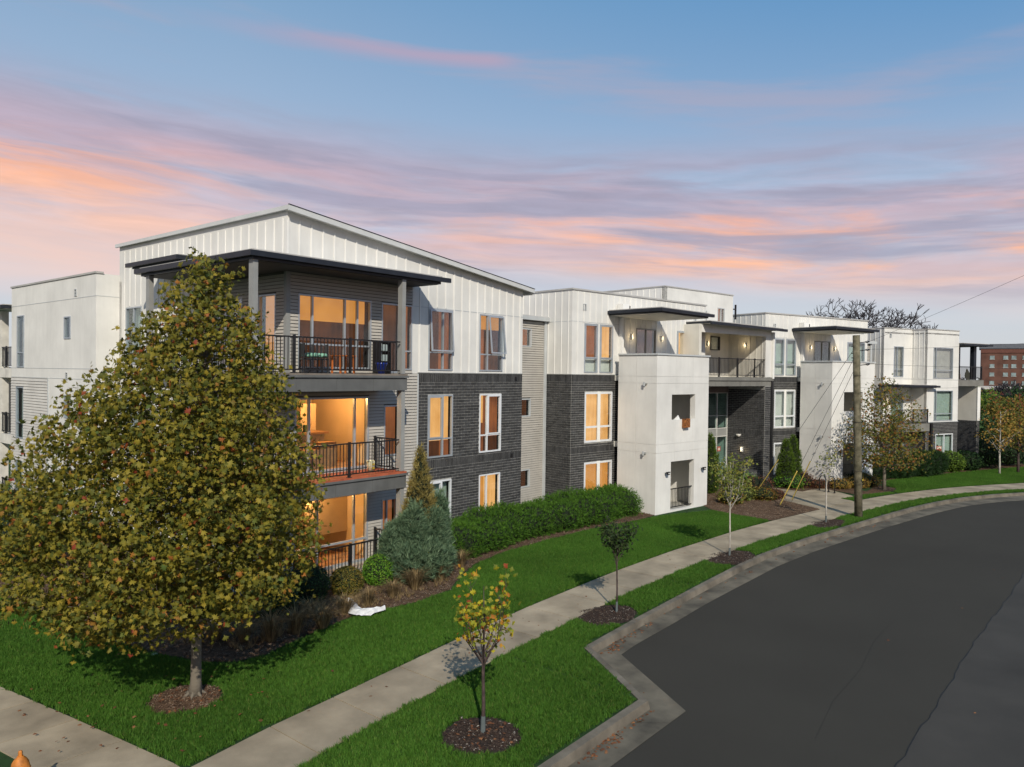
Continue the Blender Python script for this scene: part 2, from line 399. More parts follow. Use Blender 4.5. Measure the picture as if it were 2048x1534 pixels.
def bricks(fr, s0, s1, z0, z1, holes=(), soldiers=(), flip=0):
    """running-bond bricks proud of the mortar wall; soldiers: list of (z0,z1)"""
    g = .017
    for a, b in soldiers:
        s = s0
        while s < s1-.02:
            e = min(s+.1016, s1)
            if not any(h[0] < (s+e)/2 < h[1] and h[2] < (a+b)/2 < h[3] for h in holes):
                piece('brick', fr, s+g/2, e-g/2, -.014, .004, a+g/2, b-g/2, BRICK)
            s = e
    for c, d in minus(z0, z1, soldiers):
        k = max(1, round((d-c)/BH)); h_ = (d-c)/k
        for r in range(k):
            za, zb = c+r*h_, c+(r+1)*h_; zm = (za+zb)/2
            off = ((r+flip) % 2)*BL_/2
            cuts = [(h[0], h[1]) for h in holes if h[2] < zm < h[3]]
            s = s0-off
            while s < s1-.01:
                for x, y in minus(max(s, s0), min(s+BL_, s1), cuts):
                    if y-x > .04: piece('brick', fr, x+g/2, y-g/2, -.012+random.uniform(-.002, .002), .004, za+g/2, zb-g/2, BRICK)
                s += BL_
def boards(fr, s0, s1, z0, z1, holes=(), m=SIDING, h=.1, n=-.036, shape='lap'):
    k = round((z1-z0)/h); h = (z1-z0)/k
    for r in range(k):
        za = z0+r*h; zm = za+h/2
        for x, y in minus(s0, s1, [(q[0], q[1]) for q in holes if q[2] < zm < q[3]]):
            if y-x > .03: piece('siding_board', fr, x, y, n, .002, za+.014, za+h, m, shape)
def battens(fr, s0, s1, z0, z1, holes=(), m=WHITE2, step=.41, top=None, first=None, w=.045, d=.022):
    s = s0+(step if first is None else first)
    while s < s1-.03:
        zt = z1 if top is None else top(s)
        for a, b in minus(z0, zt, [(h[2]-.05, h[3]+.05) for h in holes if h[0]-.03 < s < h[1]+.03]):
            if b-a > .05: piece('batten', fr, s-w/2, s+w/2, -d, .001, a, b, m)
        s += step
def joints(fr, s0, s1, z, m=None, n=-.004):
    piece('joint_trim', fr, s0, s1, -.006, .001, z-.012, z+.012, TRIM)

def window(fr, s0, s1, z0, z1, cols=(0, 1), transom=None, content=LIT, frame=ALU, w=.05, nf=-.03, cn=.22, label=None, cblind=None, open_sash=None, glass=GLASS, sash=(), cname='curtain', cover=None):
    """frame part with pane sub-parts and what hangs behind the glass"""
    mb = MB(); W_ = s1-s0
    def b(a0, a1, c0, c1, n0=nf, n1=.07): mb.box(a0, a1, n0, n1, c0, c1, frame, fr)
    b(s0, s0+w, z0, z1); b(s1-w, s1, z0, z1); b(s0+w, s1-w, z0, z0+w); b(s0+w, s1-w, z1-w, z1)
    xs = [s0+w/2]+[s0+W_*c for c in cols[1:-1]]+[s1-w/2]
    for x in xs[1:-1]: b(x-w/2, x+w/2, z0+w, z1-w, nf+.006, .064)
    zs = [z0+w/2]+([transom] if transom else [])+[z1-w/2]
    if transom:
        for a, c in zip(xs[:-1], xs[1:]): b(a+w/2, c-w/2, transom-w/2, transom+w/2, nf+.012, .058)
    panes = []
    for i in range(len(xs)-1):
        for j in range(len(zs)-1):
            a, c, e, g = xs[i]+w/2, xs[i+1]-w/2, zs[j]+w/2, zs[j+1]-w/2
            if (i, j) in sash:
                q = .045
                for bb in ((a, a+q, e, g), (c-q, c, e, g), (a+q, c-q, e, e+q), (a+q, c-q, g-q, g)):
                    b(*bb, nf-.008, .04)
                a, c, e, g = a+q, c-q, e+q, g-q
            panes.append((a, c, e, g))
    o = part(mb, 'window', frame, label)
    for a, c, e, g in panes:
        pb = MB(); pb.box(a-.004, c+.004, .014, .022, e-.004, g+.004, glass, fr); pb.build('pane', glass, o)
    if open_sash:      # a sash swung out at the foot
        a, c, e, g, ang = open_sash; q = .05; T = math.tan(math.radians(ang))
        def F2(s, n, z): return fr(s, n-.05-(g-z)*T, z)
        sb = MB()
        for bb in ((a, a+q, e, g), (c-q, c, e, g), (a+q, c-q, e, e+q), (a+q, c-q, g-q, g)): sb.box(bb[0], bb[1], -.02, .02, bb[2], bb[3], frame, F2)
        sb.build('open_sash', frame, o)
        pb = MB(); pb.box(a+q, c-q, -.004, .004, e+q, g-q, glass, F2); pb.build('pane', glass, o)
    if content is not None:
        lo = MB()
        if cover is None: lo.box(s0-.03, s1+.03, cn, cn+.01, z0-.03, z1+.03, content, fr)
        else:
            for a, c, e, g, mm in cover: lo.box(s0+W_*a, s0+W_*c, cn-.03 if mm is not content else cn, cn+.01, z0+(z1-z0)*e, z0+(z1-z0)*g, mm, fr)
        if frame is not None:
            for bb in ((s0-.03, s0, z0, z1), (s1, s1+.03, z0, z1)): lo.box(bb[0], bb[1], .07, cn, bb[2], bb[3], DARKIN, fr)
            lo.box(s0, s1, .07, cn, z1, z1+.03, DARKIN, fr); lo.box(s0, s1, .07, cn, z0-.03, z0, DARKIN, fr)
        lo.build(cname, content, o)
    return o
def railing(fr, s0, s1, z0, z1, n=0, posts=(), step=.115, label=None, ends=True):
    mb = MB(); r = .02
    mb.box(s0, s1, n-.025, n+.025, z1-.04, z1, BLACK, fr)
    o = part(mb, 'railing', BLACK, label); pb = MB(); pb.box(s0, s1, n-r, n+r, z0+.08, z0+.115, BLACK, fr); pb.build('bottom_rail', BLACK, o)
    for p in posts:
        pb = MB(); pb.box(p-.032, p+.032, n-.032, n+.032, z0, z1+.03, BLACK, fr); pb.box(p-.06, p+.06, n-.06, n+.06, z0, z0+.015, BLACK, fr); pb.build('post', BLACK, o)
    k = max(2, round((s1-s0)/step))
    for i in range(1, k):
        s = s0+(s1-s0)*i/k
        if any(abs(s-p) < .05 for p in posts): continue
        piece('baluster', fr, s-.009, s+.009, n-.009, n+.009, z0+.115, z1-.04, BLACK, parent=o)
    return o
def canopy(fr, s0, s1, n0, n1, z0, z1, soffit=SOFFIT, gut=.13, tip=.3, label=None, tilt=0, roofm=ROOF, left=True):
    """flat canopy roof: dark box gutter along the front (and left), soffit, light coping"""
    mb = MB()
    def T(s, n, z): return fr(s, n, z+tilt*(s-s0))
    mb.box(s0, s1, n0, n1, z0+.05, z1-.02, DARKM, T)
    mb.box(s0+.05, s1-.05, n0+.05, n1, z0+.035, z0+.05, soffit, T)
    mb.box(s0-.03, s1+.03, n0-.03, n1, z1-.02, z1+.015, roofm, T)
    o = part(mb, 'canopy', DARKM, label)
    g = MB(); g.box(s0-(gut if left else 0), s1+tip, n0-gut, n0-.002, z1-.17, z1-.035, DARKM, T)
    if left: g.box(s0-gut, s0-.032, n0, n1, z1-.17, z1-.035, DARKM, T)
    g.build('gutter', DARKM, o); return o
def sconce(fr, s, z, n=0, power=3.5):
    power = min(power, 3.5)
    mb = MB(); mb.box(s-.05, s+.05, n-.10, n, z-.13, z+.13, LAMPM, fr); mb.box(s-.055, s+.055, n-.105, n-.1, z-.14, z+.14, TRIML, fr)
    mb.box(s-.055, s-.05, n-.1, n, z-.14, z+.14, TRIML, fr); mb.box(s+.05, s+.055, n-.1, n, z-.14, z+.14, TRIML, fr)
    o = part(mb, 'wall_lamp', TRIML)
    l = bpy.data.lights.new('wall_lamp_light', 'POINT'); l.energy = power; l.color = (1, .75, .42); l.shadow_soft_size = .05
    lo = bpy.data.objects.new('wall_lamp_light', l); lo.location = fr(s, n-.22, z); link(lo, o)
def vent(fr, s, z, m=TRIML, w=.11, h=.14):
    mb = MB(); mb.box(s-w, s+w, -.03, 0, z-h, z-h+.03, m, fr); mb.box(s-w, s+w, -.03, 0, z+h-.03, z+h, m, fr)
    mb.box(s-w, s-w+.03, -.03, 0, z-h+.03, z+h-.03, m, fr); mb.box(s+w-.03, s+w, -.03, 0, z-h+.03, z+h-.03, m, fr)
    for i in range(3): zz = z-h+.05+i*.06; mb.box(s-w+.03, s+w-.03, -.022, -.006, zz, zz+.03, m, fr)
    mb.box(s-w+.02, s+w-.02, -.005, 0, z-h+.02, z+h-.02, DARKIN, fr); part(mb, 'wall_vent', m)


# ================================================================ corner block (A)
FA = Fr((12.39, 18.78), 0); FL = Fr((12.39, 29.8), -90)
AT = lambda s: 10.6-.1205*s
LEN_A = 10.66
wA3 = [(.37, 3.06, 6.11, 8.27), (3.48, 4.28, 6.0, 8.25), (4.34, 4.80, 6.1, 8.25), (5.56, 6.74, 6.1, 8.22), (8.14, 9.44, 6.1, 8.2)]
wA2 = [(.28, 3.0, 3.02, 5.25), (3.62, 4.3, 3.3, 4.95), (5.56, 6.78, 3.08, 5.25), (8.18, 9.40, 3.08, 5.25)]
wA1 = [(.28, 3.0, .08, 2.25), (3.55, 4.2, .6, 1.92), (5.56, 6.74, .5, 2.27), (8.2, 9.38, .5, 2.26)]
HA = wA3+wA2+wA1
wall(FA, .005, 4.82, -.3, 8.9, HA, SIDESHADE, label='grey lap-sided wall behind the balconies')
wall(FA, 4.82, LEN_A, 6.0, 10.6, HA, WHITE, top=AT, label='white battened wall under the sloped roof')
wall(FA, .005, 4.82, 8.9, 10.6, (), WHITE, top=AT)
wall(FA, 4.82, LEN_A, -.3, 6.0, HA, MORTAR, label='dark brick wall of the corner block')
boards(FA, .1, 4.82, 5.98, 8.88, wA3); boards(FA, .1, 5.05, 2.98, 5.98, wA2); boards(FA, .1, 5.05, .0, 2.98, wA1)
piece('trim_board', FA, 5.05, 5.11, -.035, .001, 0, 5.98, TRIML)
battens(FA, 4.82, LEN_A, 6.02, 10.4, wA3, top=lambda s: AT(s)-.2, first=.34)
battens(FA, 0, 4.82, 9.12, 10.4, (), top=lambda s: AT(s)-.2, first=.41)
piece('joint_trim', FA, 4.82, LEN_A, -.007, .001, 8.23, 8.255, TRIML)
bricks(FA, 5.11, LEN_A, 0, 6.0, wA2+wA1, [(5.69, 6.0), (2.72, 3.02)])
piece('trim_board', FA, 5.08, LEN_A+.02, -.03, .001, 6.0, 6.03, TRIM)
piece('corner_trim', FA, -.03, .1, -.035, .001, 0, 8.9, TRIM)
piece('corner_trim', FL, 10.92, 11.05, -.035, .001, 0, 8.9, TRIM)
piece('corner_trim', FA, -.02, .05, -.022, .001, 8.95, 10.35, WHITE2)
# left face
wL = [(9.6, 10.5, 6.15, 8.26), (6.9, 8.7, 6.0, 8.25), (9.6, 10.5, 3.15, 5.25), (6.9, 8.7, 3.0, 5.2), (9.6, 10.5, .6, 2.25), (6.9, 8.7, .05, 2.2), (.61, 1.89, 6.2, 8.3), (.61, 1.89, 3.1, 5.2), (.61, 1.89, .6, 2.2)]
wall(FL, 5.8, 11.015, -.3, 8.9, wL, SIDESHADE, label='grey lap-sided wall on the left face'); wall(FL, 5.8, 11.015, 8.9, 10.6, (), WHITE)
wall(FL, 0, 5.8, -.3, 10.6, wL, WHITE, label='white battened wall on the left face')
boards(FL, 5.8, 10.92, 0, 8.8, wL)
battens(FL, 0, 5.8, .05, 10.4, wL, step=.45); battens(FL, 5.8, 11.0, 9.35, 10.4, (), step=.45, first=.05)
window(FL, *wL[0], content=LITP, label='narrow lit window with an orange blind'); window(FL, *wL[1], cols=(0, .5, 1), content=LITD, cname='dark_room')
window(FL, *wL[2], content=LIT); window(FL, *wL[3], cols=(0, .5, 1), content=LITO); window(FL, *wL[4], content=LIT); window(FL, *wL[5], cols=(0, .5, 1), content=LITO)
for w_ in wL[6:]: window(FL, *w_, cols=(0, .5, 1), content=BLINDG, cname='blind')
# outer shell: back, right end, roof
mb = MB(); slab(mb, Fr((23.05, 18.98), 90), 0, 10.82, 0, .2, -.3, 9.3, (), WHITE); slab(mb, Fr((23.05, 29.8), 180), 0, 10.66, 0, .2, -.3, 9.3, (), WHITE); part(mb, 'wall')
mb = MB()
def RT(x, y, z): return (x, y, 10.66-.1205*(x-12.39)+z)
mb.box(12.32, 23.35, 18.55, 29.85, -.05, .02, ROOF, RT)
o = part(mb, 'sloped_roof', ROOF, 'low sloped roof rising to the front corner')
mb = MB(); mb.box(12.25, 23.42, 18.49, 18.549, -.13, .03, FASCIA, RT); mb.box(12.26, 12.319, 18.55, 29.9, -.09, .03, FASCIA, RT); mb.box(23.36, 23.42, 18.55, 29.9, -.2, .03, FASCIA, RT)
mb.box(12.32, 23.36, 18.55, 18.78, -.09, -.06, SOFFITW, RT); mb.build('fascia', FASCIA, o)
mb = MB(); mb.box(12.24, 23.43, 18.47, 18.53, .03, .045, DARKM, RT); mb.build('roof_edge', DARKM, o)
# windows of the long face
window(FA, *wA3[0], cols=(0, .185, .62, .80, 1), transom=6.82, content=LITD, cover=[(-.02, 1.02, .66, 1.03, LITP), (-.02, 1.02, -.02, 1.03, LITD)], cn=.35, cname='roller_blind', label='wide window half covered by orange roller blinds')
window(FA, *wA3[1], content=LITD, cname='dark_room', label='glazed balcony door'); window(FA, *wA3[2], transom=6.72, content=LITO, w=.045)
window(FA, *wA3[3], cols=(0, .6, 1), transom=6.72, content=LITD, cover=[(-.02, .6, -.02, 1.03, LITD), (.6, 1.02, -.02, 1.03, LITO)], open_sash=(5.60, 6.68, 6.76, 8.18, 4), cname='room', label='window with an outward tilted sash')
window(FA, *wA3[4], cols=(0, .35, 1), transom=6.72, content=LITD, cover=[(-.02, 1.02, .74, 1.03, LITP), (-.02, .35, -.02, .74, LITO), (.35, 1.02, -.02, .74, LITD)], open_sash=(8.62, 9.46, 6.76, 8.16, 6), cname='roller_blind')
window(FA, *wA2[2], cols=(0, .6, 1), transom=3.72, content=LIT, frame=ALU, sash=((0, 1),), cover=[(-.02, 1.02, .26, 1.03, LIT), (-.02, .62, -.02, .26, LITD), (.62, 1.02, -.02, .26, LITO)])
window(FA, *wA2[3], cols=(0, .36, 1), transom=3.72, content=LIT, frame=ALUW, sash=((1, 1),), cover=[(-.02, .36, .5, 1.03, LIT), (.36, 1.02, .26, 1.03, LITO), (-.02, .36, -.02, .5, LITO), (.36, 1.02, -.02, .26, LITD)])
window(FA, *wA2[1], content=LITO, cname='room'); window(FA, *wA1[1], cols=(0, .35, 1), content=LITO, cname='room')
window(FA, *wA1[2], cols=(0, .6, 1), content=BLINDG, cname='blind', frame=ALUW, sash=((0, 0),), label='window with a pale green blind'); window(FA, *wA1[3], cols=(0, .36, 1), content=LIT, cover=[(-.02, .4, -.02, 1.03, LITP), (.4, 1.02, -.02, 1.03, LIT)], frame=ALUW)
window(FA, *wA2[0], cols=(0, .185, .80, 1), content=None, w=.06, label='wide window of the lit kitchen'); window(FA, *wA1[0], cols=(0, .30, .80, 1), transom=.78, content=None, w=.06, label='wide window of the lit ground floor room')
for fl in (0, 3):          # rooms with a lamp
    mb = MB(); z = fl+.06
    mb.box(-.0, 4.6, 3.4, 3.5, z, z+2.6, WARMWALL, FA); mb.box(.0, .05, .25, 3.4, z, z+2.6, WARMWALL, FA); mb.box(3.3, 3.4, .25, 3.4, z, z+2.6, WARMWALL, FA)
    mb.box(.05, 3.3, .21, 3.4, z+2.5, z+2.6, WARMWALL, FA); mb.box(.05, 3.3, .21, 3.4, z-.04, z, WOODIN, FA)
    if fl:
        mb.box(1.3, 1.42, 1.6, 3.4, z, z+2.5, WARMWALL, FA)
        mb.box(.4, 2.6, 1.5, 2.1, z+.95, z+1.02, WOODIN, FA); mb.box(.5, 2.5, 1.6, 2.0, z, z+.95, WARMWALL, FA); mb.box(1.2, 1.6, 1.6, 1.8, z+1.02, z+1.14, DARKIN, FA); mb.box(1.75, 1.85, 1.6, 1.7, z+1.02, z+1.25, mat('plant_green', (.04, .08, .03)), FA)
        mb.box(1.0, 1.6, .6, 1.0, z, z+.55, WOODIN, FA); mb.box(1.7, 2.3, .7, 1.1, z, z+.75, WOODIN, FA); mb.box(.7, 1.1, .5, .8, z, z+.45, DARKIN, FA); mb.box(2.0, 2.6, 2.2, 2.6, z, z+1.9, WARMWALL, FA)
    else:
        mb.box(1.7, 3.3, 1.4, 1.5, z+.7, z+2.5, WARMWALL, FA); mb.box(.9, 1.5, 2.2, 2.6, z, z+.9, WOODIN, FA)
    part(mb, 'lit_room', WARMWALL)
    l = bpy.data.lights.new('room_lamp', 'POINT'); l.energy = 135; l.color = (1, .53, .19); l.shadow_soft_size = .12
    lo = bpy.data.objects.new('room_lamp', l); lo.location = FA(2.0 if fl else 1.5, 1.15, fl+2.2); link(lo, BLD)
# balcony decks
for z, dm, lab in ((6.0, DECKG, 'top balcony deck'), (3.0, DECK, 'red boarded balcony deck')):
    mb = MB(); mb.box(10.58, 15.74, 17.53, 18.78, z-.5, z-.08, SOFFIT); mb.box(10.58, 12.39, 18.78, 23.9, z-.5, z-.08, SOFFIT); o = part(mb, 'balcony_deck', SOFFIT, lab)
    for k in range(9): piece('deck_board', Fr((10.5, 17.42), 0), 0, 5.3, .145*k, .145*k+.14, z-.08, z-.03, dm, parent=o)
    for k in range(35): piece('deck_board', Fr((10.5, 18.78), 0), 0, 1.88, .145*k, .145*k+.14, z-.08, z-.03, dm, parent=o)
    ff = Fr((10.5, 17.45), 0); k = 4
    for i in range(k):
        a = 5.3*i/k; piece('fascia_panel', ff, a+.004, a+5.3/k-.004, 0, .06, z-.53, z-.15, BEAM)
    mb = MB(); mb.box(0, 5.3, .02, .05, z-.52, z-.16, DARKIN, ff); mb.box(-.04, 5.34, -.05, .06, z-.145, z-.08, BEAM, ff); part(mb, 'deck_edge', BEAM)
    fl_ = Fr((10.5, 23.9), -90)
    for i in range(5): piece('fascia_panel', fl_, 6.45*i/5+.004, 6.45*(i+1)/5-.004, 0, .06, z-.53, z-.15, BEAM)
    mb = MB(); mb.box(0, 6.5, -.05, .06, z-.145, z-.08, BEAM, fl_); part(mb, 'deck_edge', BEAM)
    fr_ = Fr((15.8, 17.45), 90); piece('fascia_panel', fr_, 0, 1.3, 0, .06, z-.53, z-.15, BEAM)
    rz = z-.03
    railing(Fr((10.5, 17.52), 0), .3, 5.05, rz, rz+1.0, 0, (1.3, 3.17), label='black balcony railing')
    railing(Fr((15.62, 17.55), 90), .25, 1.2, rz, rz+1.0, 0, (1.18,)); railing(fl_, .3, 6.2, rz, rz+1.0, .07, (2.0, 4.0))
mb = MB(); mb.box(10.4, 15.85, 17.3, 18.78, -.1, .05, FOUND); mb.box(10.4, 12.39, 18.78, 24, -.1, .05, FOUND); part(mb, 'terrace_slab', FOUND)
railing(Fr((10.5, 17.42), 0), 0, 5.05, .05, 1.06, 0, (.1, 1.3, 3.17), label='black terrace fence'); railing(Fr((15.62, 17.5), 90), .2, 1.2, .05, 1.06, 0, (1.18,)); railing(Fr((10.5, 23.9), -90), .1, 6.4, .05, 1.06, .0, (2.0, 4.0))
for x, y, z1 in ((15.62, 17.5, 8.88), (10.55, 17.5, 8.88), (10.55, 23.3, 8.88)):
    for a, b in ((0, 2.46), (2.98, 5.46), (5.98, z1)):
        mb = MB(); mb.box(x, x+.145, y, y+.2, a, b, TRIM); part(mb, 'column', TRIM)
# canopies
fc = Fr((10.53, 17.48), 0)
mb = MB(); mb.box(10.53, 17.25, 17.48, 18.78, 8.88, 9.1, DARKM); mb.box(10.53, 12.39, 18.78, 23.8, 8.88, 9.1, DARKM); mb.box(10.6, 17.2, 17.55, 18.78, 8.865, 8.88, SOFFIT); mb.box(10.6, 12.39, 18.78, 23.75, 8.865, 8.88, SOFFIT)
mb.box(10.5, 17.28, 17.45, 18.78, 9.1, 9.14, ROOF); mb.box(10.5, 12.39, 18.78, 23.83, 9.1, 9.14, ROOF)
o = part(mb, 'canopy', DARKM, 'dark wrap-around canopy over the top balcony')
g = MB(); g.box(10.38, 17.58, 17.34, 17.449, 8.95, 9.09, DARKM); g.box(10.38, 10.499, 17.449, 23.95, 8.95, 9.09, DARKM); g.build('gutter', DARKM, o)
mb = MB(); mb.box(11.3, 12.39, 22.98, 26.2, 9.38, 9.56, DARKM); mb.box(11.28, 12.39, 22.95, 26.23, 9.56, 9.6, ROOF); mb.box(11.35, 12.39, 23.0, 26.15, 9.2, 9.38, SOFFITW); o = part(mb, 'canopy', DARKM, 'small upper canopy on the left face')
g = MB(); g.box(11.15, 11.28, 22.82, 26.4, 9.43, 9.56, DARKM); g.box(11.28, 12.39, 22.82, 22.949, 9.43, 9.56, DARKM); g.build('gutter', DARKM, o)
# number plate on the brick
mb = MB(); mb.box(10.16, 10.60, -.035, -.02, 1.13, 1.42, mat('plate_white', (.8, .8, .78), .5)); o = part(mb, 'number_plate', MATS['plate_white'], 'white number plate on dark brick')
def letters(txt, fr, s, n, z, h, m, parent, name='lettering', sp=1.0):
    c = bpy.data.curves.new(name, 'FONT'); c.body = txt; c.size = h*1.4; c.extrude = .002; c.space_character = sp; c.align_x = 'CENTER'
    ob = bpy.data.objects.new(name, c); COL.objects.link(ob)
    dg = bpy.context.evaluated_depsgraph_get(); me = bpy.data.meshes.new_from_object(ob.evaluated_get(dg)); bpy.data.objects.remove(ob)
    me.materials.clear(); me.materials.append(m)
    X = fr.d; M = Matrix(((X.x, 0, -fr.n.x, 0), (X.y, 0, -fr.n.y, 0), (0, 1, 0, 0), (0, 0, 0, 1)))
    M = Matrix.Translation(Vector(fr(s, n, z))) @ M; me.transform(M); me.name = name
    o = bpy.data.objects.new(name, me); link(o, parent); return o
letters('110', FA, 10.38, -.037, 1.19, .17, mat('dark_print', (.06, .06, .06)), o, sp=1.5)
for s, z in ((10.25, 5.58+.25), (10.05, 2.86)):
    mb = MB(); mb.box(s-.05, s+.05, -.05, -.016, z-.07, z+.07, BLACK, FA); part(mb, 'wall_vent', BLACK)

# ================================================================ left wing
FW = Fr((11.56, 38.95), -90)
wW = [(.75, 1.63, 6.02, 8.29), (6.12, 6.78, 7.17, 8.05), (.65, 1.6, 2.9, 5.17), (6.16, 6.8, 4.05, 4.95), (.55, 1.5, .1, 1.97)]
wall(FW, 0, 9.15, -.3, 9.55, wW, WHITE, label='white panelled wall of the left wing')
wall(Fr((11.76, 29.8), 0), 0, .7, -.3, 9.55, (), WHITE)
mb = MB(); slab(mb, Fr((11.76, 38.95), 0), 0, 8, -.2, 0, -.3, 9.55, (), WHITE); mb.box(11.76, 20, 30, 38.8, 9.3, 9.4, ROOF); part(mb, 'wall', WHITE)
mb = MB(); slab(mb, FW, .01, 4.45, -.004, 0, 0, 5.57, wW, SIDESHADE); part(mb, 'siding_backing', SIDESHADE)  # dark sheet whose colour stands for shade in the board gaps
boards(FW, .02, 4.43, 0, 5.55, wW, shape='lap', h=.12, m=SIDINGL); piece('trim_board', FW, 4.43, 4.5, -.035, .001, 0, 5.6, TRIML)
for z in (8.72, 6.0, 5.6): piece('joint_trim', FW, 0, 9.15, -.008, .001, z-.012, z+.012, TRIML)
piece('joint_trim', Fr((11.56, 29.8), 0), 0, .82, -.008, .001, 8.71, 8.73, TRIML)
mb = MB(); mb.box(-.04, 9.2, -.04, .25, 9.55, 9.62, ROOF, FW); part(mb, 'coping', ROOF)
window(FW, *wW[0], transom=6.67, content=BLINDG, cover=[(-.02, 1.02, .3, 1.03, CURT), (-.02, 1.02, -.02, .3, BLINDG)], cname='blind'); window(FW, *wW[1], content=BLINDG, cname='blind')
window(FW, *wW[2], transom=3.6, content=BLINDG, cname='blind'); window(FW, *wW[3], content=BLINDG, cname='blind'); window(FW, *wW[4], transom=.7, content=BLINDG, cname='blind')
vent(FW, 7.26, 8.94); vent(FW, 6.4, 5.71)
for zf in (6.0, 3.0):
    mb = MB(); mb.box(-2.2, 0, .0, 2.6, zf-.45, zf-.02, SOFFITW, FW); part(mb, 'balcony_deck', SOFFITW); railing(FW, -2.0, -.05, zf, zf+.95, .06, (-.9,))
for a, b in ((-.1, 2.55), (2.98, 5.55), (5.98, 8.6)):
    mb = MB(); mb.box(-1.75, -1.45, .02, .32, a, b, SOFFITW, FW); part(mb, 'column', SOFFITW)
canopy(FW, -2.4, -.02, -.3, 2.6, 8.6, 8.82, soffit=SOFFITW, left=False, tip=0)
mb = MB(); slab(mb, FW, -2.2, 0, 2.6, 2.8, -.3, 5.6, (), CREAM); part(mb, 'wall', CREAM)
railing(FW, -2.0, -.05, .0, .95, .06, (-.9,))

